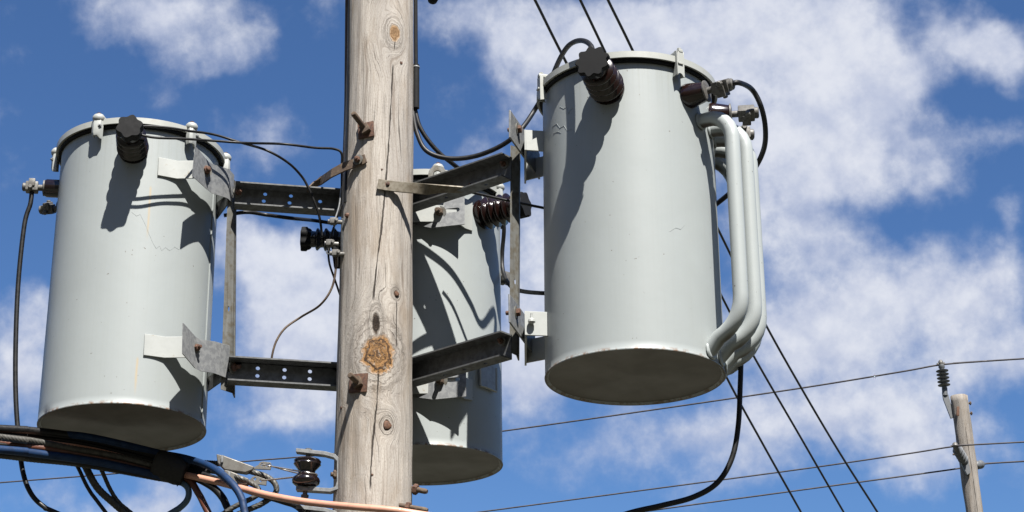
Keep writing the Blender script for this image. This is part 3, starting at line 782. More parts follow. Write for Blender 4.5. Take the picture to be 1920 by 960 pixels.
# right plates: stand edge-on, left of the tank
def plate_right(tl, bl, tr, br, label, by):
    t = thing('mounting_plate', P(*bl, 5.48), label, 'bracket plate', PL)
    hi = [P(*tl, 5.48), P(*tr, 5.64)]; d = hi[1] - hi[0]; lo = [P(*bl, 5.48), P(*br, 5.64)]
    d = Vector((d.x, d.y, 0))
    far = lo[0] + d * 2.2
    hi2 = Vector((far.x, far.y, hi[1].z + .0))
    b = MB(); b.prism([lo[0], far, hi2, hi[1], hi[0]], Vector((-.006, .002, 0))); build('plate', b, M_GALV, t, bev=.001)
    m = (hi[0] + hi[1] + lo[0] + lo[1]) / 4
    slot_bolt(t, m + Vector((.002, 0, .01)), Vector((1, -.25, 0)), .0145, .012, 0)
    slot_bolt(t, m + Vector((-.008, .0, .01)), Vector((-1, .2, 0)), .015, .014, .014)
plate_right((957, 206), (957, 257), (983, 244), (985, 281), 'pointed galvanised plate bolted to the upper bracket of the right transformer', 240)
plate_right((956, 551), (957, 604), (978, 581), (980.5, 628), 'pointed galvanised plate bolted to the lower bracket of the right transformer', 590)
# rear plates
def plate_rear(hi, lo, label, bolt, sl):
    t = thing('mounting_plate', P(*lo[0], 5.995), label, 'bracket plate', PL)
    Ys = (6.03, 5.995, 5.99)
    b = MB()
    loop = [P(*lo[0], Ys[0]), P(*lo[1], Ys[1]), P(*hi[1], Ys[1]), P(*hi[0], Ys[0])]
    b.prism(loop, (0, .006, 0))
    loop = [P(*lo[1], Ys[1]), P(*lo[2], Ys[2]), P(*hi[2], Ys[2]), P(*hi[1], Ys[1])]
    c = P(*sl[:2], 5.992); ux = (loop[1] - loop[0]).normalized(); uy = Vector((0, 0, 1))
    hl = [c + ux * (sl[2] * math.cos(a) + (.018 if math.cos(a) > 0 else -.018)) + uy * (.0085 * math.sin(a)) for a in [2 * math.pi * (i + .5) / 16 for i in range(16)]]
    b.prism(loop, (0, .006, 0), [hl])
    build('plate', b, M_GALV, t)
    slot_bolt(t, P(*bolt, 5.995), Vector((-.25, -1, -.1)), .0165, .02, .02, M_RUST_SHADE)
plate_rear([(730, 352), (812, 372), (871, 368)], [(730, 412), (808, 427), (871, 420)], 'flat slotted galvanised plate on the upper bracket of the rear transformer', (824, 398), (848, 394, .01))
plate_rear([(730, 680), (812, 695), (874, 692)], [(730, 738), (812, 749), (874, 743)], 'flat slotted galvanised plate on the lower bracket of the rear transformer', (826, 714), (848, 712, .01))
# short stub arms that carry the rear plates from the pole
for py, lab in ((395, 'upper'), (715, 'lower')):
    a = P(722, py, 5.95); b_ = P(735, py, 6.02)
    b = MB(); b.box(Matrix.Translation((a + b_) / 2) @ frame(Vector(), b_ - a).to_3x3().to_4x4(), .05, .09, (b_ - a).length, .004)
    tag(build('stub_arm', b, M_GALV_SHADE), f'short steel stub behind the pole carrying the {lab} plate of the rear transformer', 'bracket arm', 'steel arms on the pole')

# ------------------------------------------------------------------ channel arms
AH, AF, AT = .090, .052, .0055
def channel(label, A, B, holes_web=(), holes_fl=(), bolts=()):
    """C section open towards the camera: web A->B, flanges on the near side"""
    d = (B - A); L = d.length; u = d.normalized(); up = Vector((0, 0, 1)); n = u.cross(up).normalized()
    if n.y > 0: n = -n
    upv = (up - u * up.dot(u)).normalized()
    t = thing('channel_beam', A, label, 'steel arm', 'steel arms on the pole')
    b = MB()
    hl = [hole_loop(A + u * s + upv * h, u, upv, .0075, .0075, 10) for s, h in holes_web]
    b.prism([A - upv * AH / 2, B - upv * AH / 2, B + upv * AH / 2, A + upv * AH / 2], -n * AT, hl)
    for sg in (1, -1):
        o = upv * (sg * (AH / 2 - (AT if sg > 0 else 0)))
        hf = [hole_loop(A + u * s + n * q - upv * AH / 2, u, n, .0085, .0065, 10) for s, q in holes_fl] if sg < 0 else []
        b.prism([A + o, B + o, B + o + n * AF, A + o + n * AF], upv * AT, hf)
    build('channel', b, M_GALV_SHADE, t, sharp=30)
    for p, ax, r in bolts: slot_bolt(t, p, ax, r, r * .9, r * 1.2)
    return A, u, n, upv, L
def along(A, B, px):      # length along A->B where it passes photo column px
    d = B - A
    best = min(range(401), key=lambda i: abs(col_px(A + d * (i / 400)) - px)); return d.length * best / 400
def col_px(p):
    q = p - CAM; return 960 + F_PX * q.dot(Rt) / q.dot(Fw)
Ylu = lambda x: 5.89 + (x - 440) * (5.965 - 5.89) / 200
A, B = P(440, 371, Ylu(440)), P(672, 387, Ylu(672))
hw = [(along(A, B, 497), .024), (along(A, B, 545), .024), (along(A, B, 497) - .004, -.004), (along(A, B, 545) - .004, -.004), (along(A, B, 600), .01)]
channel('upper left steel channel arm with paired holes, between pole and left transformer', A, B, hw, (), [(P(446, 361, 5.88), Vector((.6, -.8, 0)), .0125)])
A2, B2 = P(427, 698, Ylu(427) - .01), P(660, 712, Ylu(660) - .01)
hw = [(along(A2, B2, x), h) for x in (483, 533, 581) for h in (.022, -.006)]
channel('lower left steel channel arm with three pairs of holes, between pole and left transformer', A2, B2, hw, (), [(P(437, 689, 5.87), Vector((.9, -.4, 0)), .0145)])
Yr = lambda x: 5.96 - (x - 775) * (5.96 - 5.645) / 183
A3, B3 = P(740, 388, Yr(740)), P(958, 316, Yr(958))
hf = [(along(A3, B3, x), .024) for x in (846, 920)]
channel('upper right steel channel arm rising from the pole to the right transformer', A3, B3, (), hf, [(P(945, 308, 5.66), Vector((-.5, -.8, 0)), .0105)])
A4, B4 = P(740, 713, Yr(740) + .01), P(958, 650, Yr(958) + .01)
hf = [(along(A4, B4, x), .024) for x in (843, 880, 919)]
channel('lower right steel channel arm under the right transformer bracket', A4, B4, (), hf, [(P(940, 640, 5.67), Vector((-.5, -.8, 0)), .0105)])

# vertical bars tying the arm ends together
def vbar(label, xl, xr, yt, yb, slant, Y, hole):
    t = thing('tie_bar', P((xl[1] + xr[1]) / 2, yb, Y), label, 'steel bar', 'upright steel bars joining the arm ends')
    b = MB()
    loop = [P(xl[1], yb - 8, Y), P(xr[1], yb, Y + .03), P(xr[0], yt + slant, Y + .03), P(xl[0], yt, Y)]
    c = P(*hole, Y + .015); ux = (loop[1] - loop[0]).normalized()
    b.prism(loop, (.003, .006, 0), [hole_loop(c, ux, Vector((0, 0, 1)), .005, .010, 12)])
    # folded leg going back
    b.prism([P(xr[1], yb, Y + .03), P(xr[1] + 3, yb + 8, Y + .075), P(xr[0] + 3, yt + slant + 12, Y + .075), P(xr[0], yt + slant, Y + .03)], (-.005, .004, 0))
    build('angle_bar', b, M_EDGE, t, bev=.001)
vbar('upright angle bar beside the left transformer, joining the two left arms', (428, 413.5), (441, 438), 330, 738, 9, 5.872, (428, 579))
vbar('upright angle bar beside the right transformer, joining the two right arms', (957, 955), (973, 971), 272, 668, 4, 5.66, (965, 528))

# pole braces (flat straps)
def strap(label, pts, w, th, bolts, sm=None):
    """flat strap: list of (px, py, Y, up-vector)"""
    t = thing('brace_strap', P(*pts[0][:3]), label, 'brace', 'flat steel braces between pole and arms')
    b = MB(); rings = []
    q = [P(*p[:3]) for p in pts]
    for i, p in enumerate(pts):
        d = (q[min(i + 1, len(q) - 1)] - q[max(i - 1, 0)]).normalized(); s = Vector(p[3]); s = (s - d * s.dot(d)).normalized() * (w / 2); nn = d.cross(s).normalized() * (th / 2)
        rings.append([q[i] - s - nn, q[i] + s - nn, q[i] + s + nn, q[i] - s + nn])
    b.grid(rings); build('strap', b, sm or M_STRAP, t, bev=.001)
    for p, ax, r in bolts: slot_bolt(t, p, ax, r, r * .8, r * .6)
p, nn, _, _ = on_pole(676, 303)
strap('short flat steel brace from the pole front down to the upper left arm', [(686, 297, p.y - .018, (0, 0, 1)), (668, 305, p.y - .006, (0, 0, 1)), (645, 313, p.y + .01, (0, 0, 1)), (622, 325, p.y + .03, (.1, 0, 1)), (602, 339, 5.92, (.3, -.4, .8)), (588, 347, 5.915, (.4, -.6, .5)), (578, 355, 5.905, (.4, -.6, .4))],
      .036, .006, [(p + nn * .02, nn, .0125), ], M_RUST_SHADE)  # dark steel puts this brace's shade into its colour
p, nn, _, _ = on_pole(725, 348)
strap('twisted flat steel brace from the pole front to the upper right arm', [(708, 345, p.y - .016, (0, 0, 1)), (725, 348, p.y - .012, (0, 0, 1)), (752, 351, p.y - .008, (0, 0, 1)), (780, 353, p.y - .01, (0, -.1, 1)), (800, 355, p.y - .01, (0, -.5, .8)), (825, 354, p.y - .01, (0, -1, .3)), (880, 356, 5.755, (0, -1, 0))],
      .040, .006, [(p + nn * .004, nn, .0125), (P(881, 351, 5.755), Vector((0, 0, 1)), .011)])

# through bolts with square washers on the pole front
def through_bolt(label, base, tip, washer, nut, wtilt):
    p, nn, _, _ = on_pole(*base)
    t = thing('through_bolt', p, label, 'bolt', 'square-washered bolts through the pole')
    tp = P(*tip, p.y - .085); d = (tp - p).normalized()
    b = MB(); M = frame(p + nn * .004, nn); b.box(M @ Matrix.Rotation(wtilt, 4, 'Z'), washer, washer, .007, .001); build('square_washer', b, M_RUST, t)
    b = MB(); b.box(frame(p + nn * .016, nn) @ Matrix.Rotation(wtilt + .4, 4, 'Z'), .032, .032, .02, .002); build('square_nut', b, M_RUST_SHADE, t)
    b = MB(); b.lathe(frame(p, d), [(.0105, 0), (.0105, (tp - p).length - .004), (.008, (tp - p).length)], 14); build('rod', b, M_RUST_SHADE, t)
through_bolt('upper rusty bolt with square washer, sticking out of the pole above the braces', (687, 245), (662, 212), .06, .03, R_(5))
through_bolt('lower rusty bolt with square washer, just below the big orange knot', (673, 719), (656, 703), .066, .03, R_(-3))
# bolts low on the right side
def side_bolt(label, a, b_, r):
    t = thing('side_bolt', a, label, 'bolt')
    d = (b_ - a)
    b = MB(); b.hexbolt(a, d, r * 2, r * 1.6, 0); build('nut', b, M_RUST, t)
    b = MB(); b.lathe(frame(a, d), [(r, -.03), (r, d.length * .85), (r * .7, d.length)], 12); build('rod', b, M_RUST_SHADE, t)
side_bolt('rusty bolt end poking out right of the pole, under the rear transformer', P(776, 917, 5.84), P(801, 922, 5.82), .0095)
side_bolt('grey bolt low on the pole beside the salmon cable', P(762, 950, 5.76), P(802, 957, 5.74), .009)

# ------------------------------------------------------------------ spool insulators in clevis brackets
def clevis(label, dy, grp='spool insulators on the pole'):
    Y = 5.80; s = px_size(590, 890, Y)
    t = thing('clevis_insulator', P(600, 920 + dy, Y), label, 'insulator', grp)
    b = MB(); w = .034
    cl = [(556, 846, 1), (610, 852, 1), (628, 857, 1), (636, 866, 1), (636, 905, 1), (632, 917, 1), (620, 921, 1), (556, 917, 1)]
    pts = [P(x, y + dy, Y) for x, y, _ in cl]
    b2 = []
    for i, p in enumerate(pts):
        d = (pts[min(i + 1, 7)] - pts[max(i - 1, 0)]).normalized(); n = d.cross(Vector((0, 1, 0))).normalized() * .0065
        sd = Vector((0, w / 2, 0))
        b2.append([p - n - sd, p + n - sd, p + n + sd, p - n + sd])
    b.grid(b2); build('clevis', b, M_GALV, t, bev=.001)
    b = MB(); top = P(577, 861 + dy, Y); bot = P(573, 912 + dy, Y); ax = top - bot; L = ax.length
    r = 26 * s
    b.lathe(frame(bot, ax), [(0, 0), (r * .7, 0), (r * .98, L * .1), (r * 1.02, L * .2), (r * .95, L * .3), (r * .66, L * .42), (r * .60, L * .5), (r * .64, L * .58), (r * .9, L * .74), (r * 1.0, L * .8), (r * .94, L * .85), (r * 1.0, L * .92), (r * .9, L * .98), (r * .5, L), (0, L)], 40)
    build('porcelain_spool', b, M_PORC2, t, sharp=60)
    b = MB(); b.cyl(bot - ax * .38, top + ax * .38, .008, 12); b.hexbolt(bot - ax * .3, -ax, .013, .012, 0); b.hexbolt(top + ax * .30, ax, .014, .008, 0); build('pin', b, M_GALV_SHADE, t)
    b = MB(); b.hexbolt(P(632, 890 + dy, Y - .0), Vector((-1, -.3, 0)), .016, .014, .008); build('bolt', b, M_RUST_SHADE, t)
clevis('brown porcelain spool in a grey clevis left of the pole, above the salmon cable', 0)
clevis('brown porcelain spool in a clevis at the bottom edge, below the salmon cable', 106)

# wedge clamps
def wedge(label, body, eye, Yb, lipped):
    t = thing('wedge_clamp', P(*body[0], Yb), label, 'wedge clamp', 'aluminium wedge clamps pulling on the spool')
    b = MB(); b.prism([P(x, y, Yb) for x, y in body], (0, .035, 0)); build('body', b, M_ALU, t, bev=.003)
    b = MB(); c = [P(x, y, Yb + .012) for x, y in eye]; m = sum(c, Vector()) / len(c)
    ux = (c[-2] - c[-1]).normalized(); up = Vector((0, 0, 1))
    hs = [hole_loop(P(hx, hy, Yb + .012), Vector((1, 0, 0)), up, .0045, .005, 10) for hx, hy in lipped]
    b.prism(c, (0, .008, 0), hs); build('eye_plate', b, M_ALU, t, bev=.0008)
    b = MB(); q = body
    b.box(Matrix.Translation(P((q[0][0] + q[1][0]) / 2 + 4, (q[0][1] + q[-1][1]) / 2 + 1, Yb - .004)), .008, .008, .026, .002); build('keeper', b, M_GALV, t)
    return t
wedge('upper aluminium wedge clamp tied to the brown spool by a bail wire', [(405.5, 851), (420, 854), (476, 874.5), (473, 881), (460, 886), (421, 880.5), (407.7, 868)], [(476, 876), (484, 872), (488, 866), (493, 865), (507, 867), (509, 871), (507, 880.5), (472, 879)], 5.87, [(491, 871), (500, 872.5), (505, 872)])
wedge('lower aluminium wedge clamp tied to the brown spool, just above the salmon cable', [(420, 880.5), (432, 883), (466, 897), (463, 908), (444, 907), (424, 899)], [(465, 902), (469, 899), (474, 893), (480, 892), (500, 899), (499, 910), (464, 905)], 5.865, [(478, 898), (489, 901)])
def cable(name, label, cat, pts, r_px, mt, strand=0, group=None, seg=10, smooth=True):
    q = [P(*p) for p in pts]; mid = pts[len(pts) // 2]
    for end, o in ((0, 1), (-1, -2)):        # carry on past the edge of the view
        x, y, Y_ = pts[end]
        if not (0 <= x <= 1920 and 0 <= y <= 960) and not (name == 'line_wire' and end == 0):
            L_ = 14.0 if Y_ > 15 else (5.0 if name == 'line_wire' else (2.5 if x < 0 else 0.7))
            d_ = (q[end] - q[o]).normalized() * L_
            q.insert(0, q[0] + d_) if end == 0 else q.append(q[-1] + d_)
    b = MB(); b.tube(q, r_px * px_size(*mid), seg, strand, smooth=smooth)
    return tag(build(name, b, mt, sharp=70), label, cat, group)
cable('bail_wire', 'bright bail wire from the upper wedge clamp to the brown spool', 'wire', [(489, 871, 5.865), (530, 878, 5.830), (575, 886, 5.770), (593, 889, 5.800), (588, 893, 5.830), (545, 884, 5.890), (505, 873, 5.885)], 1.5, M_BRIGHT)
cable('bail_wire', 'bright bail wire from the lower wedge clamp to the brown spool', 'wire', [(489, 901, 5.860), (530, 897, 5.825), (575, 892, 5.767), (594, 890, 5.802)], 1.7, M_BRIGHT)

# ------------------------------------------------------------------ cables of the lower left bundle
BG = 'cables of the taped bundle under the left transformer'
Yb = 5.62
cable('bundle_cable', 'thick black cable along the top of the taped bundle', 'cable', [(-60, 801, 5.680), (0, 804, 5.760), (60, 808, 5.854), (140, 818, 5.950), (220, 834, 6.030), (290, 853, 6.074), (330, 866, 6.080), (390, 886, 6.040)], 7.5, M_BLACK, 0, BG)
cable('bundle_cable', 'blue cable leaving the taped bundle and curving down to the right', 'cable', [(-60, 804, 5.74), (60, 812, 5.89), (150, 817, 5.948), (230, 833, 6.024), (300, 850, 6.068), (350, 860, 6.02), (396, 876, 5.88), (432, 904, 5.79), (453, 935, 5.76), (464, 985, 5.74)], 7, M_BLUE, 0, BG)
cable('bundle_cable', 'dark blue cable along the bottom of the taped bundle', 'cable', [(-60, 838, 5.650), (0, 843, 5.730), (80, 852, 5.851), (180, 866, 5.960), (260, 883, 6.025), (320, 898, 6.050)], 7.5, M_BLUE, 0, BG)
cable('bundle_cable', 'twisted bare aluminium strand between the black and the dark blue bundle cables', 'cable', [(-60, 812, 5.650), (0, 820, 5.730), (60, 827, 5.824), (130, 840, 5.909), (220, 856, 6.000), (300, 876, 6.050)], 6.5, M_STRAND, 7, BG)
cable('bundle_cable', 'twisted bare strand along the underside of the taped bundle', 'cable', [(-60, 850, 5.690), (0, 855, 5.770), (60, 862, 5.864), (140, 870, 5.960), (220, 883, 6.040), (300, 898, 6.090)], 5, M_STRAND, 7, BG)
cable('bundle_cable', 'brown cable in the middle of the taped bundle', 'cable', [(-60, 822, 5.72), (60, 838, 5.836), (140, 850, 5.932), (220, 866, 6.012), (300, 884, 6.062), (350, 897, 6.058), (372, 925, 6.038), (400, 980, 6.012)], 6.5, M_BROWN, 0, BG)
cable('bundle_cable', 'salmon pink cable running from the taped bundle to the foot of the pole', 'cable', [(-60, 818, 5.74), (90, 832, 5.871), (180, 846, 5.968), (260, 866, 6.033), (330, 886, 6.058), (400, 902, 5.97), (450, 915, 5.87), (510, 930, 5.81), (580, 942, 5.75), (660, 950, 5.69), (740, 957, 5.668), (800, 966, 5.688)], 6.4, M_SALMON, 0, BG)
cable('bundle_cable', 'black cable branching below the tape towards the bottom edge', 'cable', [(300, 880, 6.070), (345, 890, 6.070), (385, 905, 6.034), (415, 930, 5.999), (442, 985, 5.961)], 7, M_BLACK, 0, BG)
cable('bundle_cable', 'black cable passing under the salmon cable towards the lower spool', 'cable', [(300, 868, 6.058), (360, 884, 6.044), (420, 903, 5.980), (470, 922, 5.913), (530, 940, 5.838), (560, 952, 5.800), (585, 985, 5.768)], 6, M_BLACK, 0, BG)
cable('bundle_cable', 'slate blue cable end looping back below the tape', 'cable', [(300, 895, 6.060), (335, 903, 6.060), (352, 915, 6.054), (352, 935, 6.054), (336, 953, 6.060), (300, 975, 6.060)], 6, M_SLATE, 0, BG)
cable('bundle_cable', 'thin black cable just under the thick black one in the taped bundle', 'cable', [(-60, 812, 5.69), (0, 815, 5.77), (70, 821, 5.88), (140, 829, 5.96), (220, 846, 6.04), (300, 866, 6.085), (340, 880, 6.09)], 4.5, M_BLACK, 0, BG)
cable('bundle_cable', 'thin black cable between the strand and the dark blue cable in the bundle', 'cable', [(-60, 829, 5.69), (0, 834, 5.77), (70, 842, 5.87), (140, 855, 5.94), (220, 873, 6.01), (300, 890, 6.05), (340, 898, 6.06)], 4.5, M_BLACK, 0, BG)
cable('bundle_cable', 'thin black cable along the very bottom of the taped bundle', 'cable', [(-60, 846, 5.69), (0, 851, 5.77), (70, 859, 5.87), (140, 868, 5.94), (220, 882, 6.01), (300, 898, 6.05), (330, 903, 6.06)], 4.5, M_BLACK, 0, BG)
cable('hanging_cable', 'thin black cable dropping out of the bundle, leftmost of the short drops', 'cable', [(135, 855, 5.974), (148, 880, 5.988), (168, 920, 6.008), (205, 970, 6.045)], 3.6, M_BLACK)
cable('hanging_cable', 'thick twisted grey strand drooping out of the underside of the bundle', 'cable', [(150, 850, 6.000), (163, 880, 6.013), (183, 915, 6.033), (215, 945, 6.065), (262, 985, 6.096)], 7, M_STRAND, 7)
cable('hanging_cable', 'thin dark strand dropping beside the thick twisted grey strand', 'cable', [(180, 860, 6.030), (192, 885, 6.042), (208, 920, 6.058), (226, 945, 6.074), (262, 975, 6.096)], 4, M_STRAND, 5)
cable('messenger_strand', 'bare twisted strand looping out of the upper wedge clamp and back under the cables', 'cable', [(330, 866, 6.16), (390, 868, 6.08), (430, 872, 5.97), (470, 884, 5.888), (500, 894, 5.890), (516, 908, 5.890), (516, 925, 5.890), (490, 945, 5.890), (445, 965, 5.890)], 5.5, M_STRAND, 7)
cable('messenger_strand', 'bare twisted strand looping out of the lower wedge clamp behind the salmon cable', 'cable', [(340, 878, 6.16), (400, 884, 6.07), (440, 893, 5.877), (470, 906, 5.877), (484, 916, 5.877), (480, 930, 5.877), (440, 950, 5.877), (400, 975, 5.877)], 5, M_STRAND, 7)
b = MB(); q0, q1 = P(292, 866, 6.045), P(348, 888, 6.05)
b.lathe(frame(q0, q1 - q0), [(.030, -.003), (.047, .002), (.052, .018), (.049, .03), (.053, .05), (.050, .07), (.050, .09), (.044, (q1 - q0).length), (.03, (q1 - q0).length + .003)], 36, 3, .05, 0.5)
tw = build('tape_wrap', b, M_TAPE); tag(tw, 'black tape wrapped round the cable bundle, with a loose end hanging', 'tape')
b = MB(); b.strip([P(325, 898, 6.04), P(332, 912, 6.035)], [P(333, 897, 6.04), P(337, 905, 6.035)], (0, .004, 0)); build('loose_end', b, M_TAPE, tw)

# ------------------------------------------------------------------ jumpers and single cables
def pxy(p):
    q = p - CAM; d = q.dot(Fw); return (960 + F_PX * q.dot(Rt) / d, 480 - F_PX * q.dot(Up) / d, p.y)
lv = pxy(L_LV1c)
cable('hanging_cable', 'long black cable hanging from the left transformer terminal down past the bundle', 'cable', [(lv[0], lv[1], lv[2]), (lv[0] - 3, lv[1] + 30, lv[2]), (46, 420, lv[2]), (35, 520, lv[2]), (30, 620, lv[2]), (29, 720, lv[2]), (33, 800, lv[2]), (42, 880, lv[2]), (58, 925, lv[2]), (85, 952, lv[2]), (120, 968, lv[2])], 4.6, M_BLACK)
hv = pxy(L_HVn)
cable('jumper_wire', 'thin black jumper from the left transformer bushing straight across to the pole', 'wire', [(hv[0] + 14, hv[1] + 8, hv[2] + .01), (290, 258, hv[2] + .03), (340, 260, hv[2] + .08), (400, 264, hv[2] + .16), (460, 268, 5.76), (530, 270, 5.680), (590, 277, 5.750), (625, 279, 5.800), (640, 287, 5.815), (641, 310, 5.830), (641, 350, 5.850)], 2.4, M_BLACK)
cable('jumper_wire', 'thin black jumper sagging from the left transformer lid to the upper left arm', 'wire', [(hv[0] + 12, hv[1] - 6, hv[2] + .01), (285, 237, hv[2] + .02), (320, 240, hv[2] + .05), (350, 245, hv[2] + .09), (400, 252, hv[2] + .17), (450, 267, 5.77), (500, 282, 5.730), (540, 305, 5.780), (565, 330, 5.830), (578, 352, 5.850), (592, 385, 5.870), (600, 412, 5.890), (604, 445, 5.900)], 2.4, M_BLACK)
hb = pxy(B_HV2)
cable('jumper_wire', 'thick black jumper under the upper left arm to the rear transformer bushing', 'wire', [(420, 404, 5.940), (462, 398, 5.960), (500, 403, 6.010), (545, 409, 5.980), (585, 413, 6.230), (620, 418, 6.280)], 3.6, M_BLACK)
hr = pxy(R_HVn)
cable('jumper_cable', 'black jumper arching over the right transformer lid to its front bushing', 'cable', [(774, 210, 5.86), (782, 250, 5.855), (800, 283, 5.85), (840, 297, 5.84), (890, 293, 5.82), (940, 273, 5.78), (975, 245, 5.75), (1005, 202, 5.8), (1030, 155, 5.62), (1050, 110, 5.45), (1068, 84, 5.36), (1090, 76, 5.28), (1108, 86, 5.2), (hr[0] + 2, hr[1] - 4, hr[2])], 4.6, M_BLACK)
cable('jumper_cable', 'black jumper dropping from the pole sleeve behind the upper right arm', 'cable', [(778, 205, 5.870), (786, 235, 5.870), (802, 262, 5.880), (825, 288, 5.900), (850, 308, 5.930), (880, 332, 6.010), (905, 352, 6.110)], 4.4, M_BLACK)
hb = pxy(B_HVn)
cable('jumper_wire', 'thin black jumper from the twisted brace past the rear bushing to the right transformer', 'wire', [(866, 357, 5.84), (890, 362, 5.83), (930, 371, 5.80), (975, 381, 5.78), (1010, 388, 5.76), (1040, 394, 5.8)], 2.6, M_BLACK)
cable('jumper_cable', 'black cable beside the rear transformer, curving right behind the right tank', 'cable', [(941, 405, 6.280), (945, 430, 6.300), (942, 470, 6.330), (942, 500, 6.330), (948, 523, 6.280), (962, 540, 6.180), (985, 547, 6.080), (1025, 550, 5.980), (1060, 550, 6.060)], 4.0, M_BLACK)
r1 = pxy(R_LV1)
cable('jumper_cable', 'black cable looping from the right transformer upper terminal round behind its cooling tubes', 'cable', [(r1[0] - 4, r1[1] + 2, r1[2]), (1385, 155, r1[2]), (1410, 168, 5.42), (1427, 200, 5.45), (1435, 240, 5.5), (1432, 280, 5.6), (1412, 320, 5.72), (1380, 352, 5.85), (1340, 385, 5.95), (1290, 420, 6.0)], 5, M_BLACK)
cable('hanging_cable', 'thick black cable dropping behind the cooling tubes and sweeping left at the bottom', 'cable', [(1392, 255, 5.72), (1394, 330, 5.72), (1393, 500, 5.72), (1391, 620, 5.72), (1388, 720, 5.72), (1384, 800, 5.72), (1372, 860, 5.72), (1345, 905, 5.72), (1300, 932, 5.72), (1240, 948, 5.72), (1180, 962, 5.72), (1120, 985, 5.72)], 5.2, M_BLACK)
cable('ground_lead', 'thin grey lead curving from the pole bracket down to the lower left arm', 'wire', [(629, 470, 5.80), (630, 500, 5.79), (622, 540, 5.80), (600, 572, 5.82), (565, 594, 5.95), (535, 615, 5.93), (518, 640, 5.925), (510, 668, 5.93), (509, 690, 5.95)], 2.1, M_RUST_SHADE)
cable('ground_lead', 'short thin lead hanging behind the pole bracket', 'wire', [(640, 385, 5.810), (628, 420, 5.810), (617, 455, 5.810), (617, 490, 5.810), (628, 525, 5.830), (640, 560, 5.870)], 2.0, M_BLACK)
cable('ground_lead', 'thin pale lead running from the upper left arm to the pole bracket', 'wire', [(640, 350, 5.800), (636, 385, 5.795), (628, 412, 5.790), (626, 425, 5.790)], 1.6, M_GALV)

# connector bracket on the pole's left edge
t = thing('connector_bracket', P(642, 490, 5.800), 'small steel connector bracket with grey clamps on the left edge of the pole', 'bracket')
b = MB(); b.strip([P(655, 489, 5.780), P(642, 481, 5.795), P(642, 481, 5.870)], [P(655, 414, 5.780), P(642, 409, 5.795), P(642, 409, 5.870)], (-.004, 0, 0)); build('plate', b, M_GALV_SHADE, t, bev=.001)
for (x, y, w) in ((625, 415, 1), (618, 456, .9), (629, 475, 1)):
    b = MB(); c = P(x, y, 5.775); b.cyl(c + Vector((-.02, 0, 0)) * w, c + Vector((.03, .01, 0)), .008, 10); b.box(Matrix.Translation(c), .024, .026, .022, .004); b.hexbolt(c + Vector((.012, -.012, 0)), (0.2, -1, 0), .007, .008)
    cl = build('clamp', b, M_ZINC, t)
b = MB(); b.tube([P(617, 462, 5.775), P(612, 470, 5.775), P(614, 476, 5.775), P(619, 474, 5.775), P(618, 464, 5.775)], .002, 6); build('wire_ring', b, M_GALV_SHADE, t)
b = MB(); b.strip([P(626, 500, 5.810), P(640, 500, 5.840)], [P(621, 462, 5.810), P(640, 462, 5.840)], (0, .02, 0)); build('backing_block', b, M_CAP, t)
b = MB(); b.lathe(frame(P(652, 404, on_pole(652, 404)[0].y), on_pole(652, 404)[1]), [(.010, -.004), (.010, .003), (.006, .010)], 8)
build('bolt', b, M_RUST, t)

# lifting eye by the rear lid
b = MB(); c = P(820, 327, 5.96); ux = Vector((1, 0, 0)); uz = Vector((0, 0, 1))
o = [c + ux * (.034 * math.cos(a)) + uz * (.038 * math.sin(a)) for a in [math.pi * i / 12 for i in range(13)]] + [c + ux * -.034 - uz * .06, c + ux * .034 - uz * .06]
b.prism(o, (0, .008, 0), [hole_loop(c + uz * .002, ux, uz, .015, .014, 14)])
TBh = build('lifting_eye', b, M_EDGE, TB.o, bev=.001)

# ------------------------------------------------------------------ overhead lines behind
OW = 'three dark line wires descending behind the right transformer'
def lerpY(pts, ya, yb):
    y0, y1 = pts[0][1], pts[-1][1]
    return [(x, y, ya + (yb - ya) * (y - y0) / (y1 - y0)) for x, y in pts]
for lab, pts in (('leftmost dark line wire descending behind the right transformer', [(950, -100), (1003, 0), (1058, 110), (1200, 385), (1360, 703), (1430, 832), (1500, 957), (1560, 1065)]),
                 ('middle dark line wire descending behind the right transformer', [(1040, -100), (1088, 0), (1131, 90), (1240, 320), (1352, 553), (1415, 671), (1500, 818), (1580, 957), (1640, 1060)]),
                 ('rightmost dark line wire descending behind the right transformer', [(1093, -100), (1140, 0), (1185, 92), (1265, 262), (1350, 437), (1430, 598), (1505, 732), (1575, 850), (1645, 960), (1700, 1050)])):
    cable('line_wire', lab, 'wire', lerpY(pts, 7.0, 12.0), 2.3, M_WIRE, 0, OW, 8)
b = MB(); c = P(812, -4, 6.6); b.lathe(frame(c, (0.2, -1, .2)), [(.02, -.02), (.024, 0), (.018, .012), (.0, .014)], 16)
b.tube([c, P(820, -60, 6.6), P(800, -140, 6.5)], .006, 8)
tag(build('wire_end', b, M_CAP), 'black wire end dipping into the top edge right of the pole', 'wire')

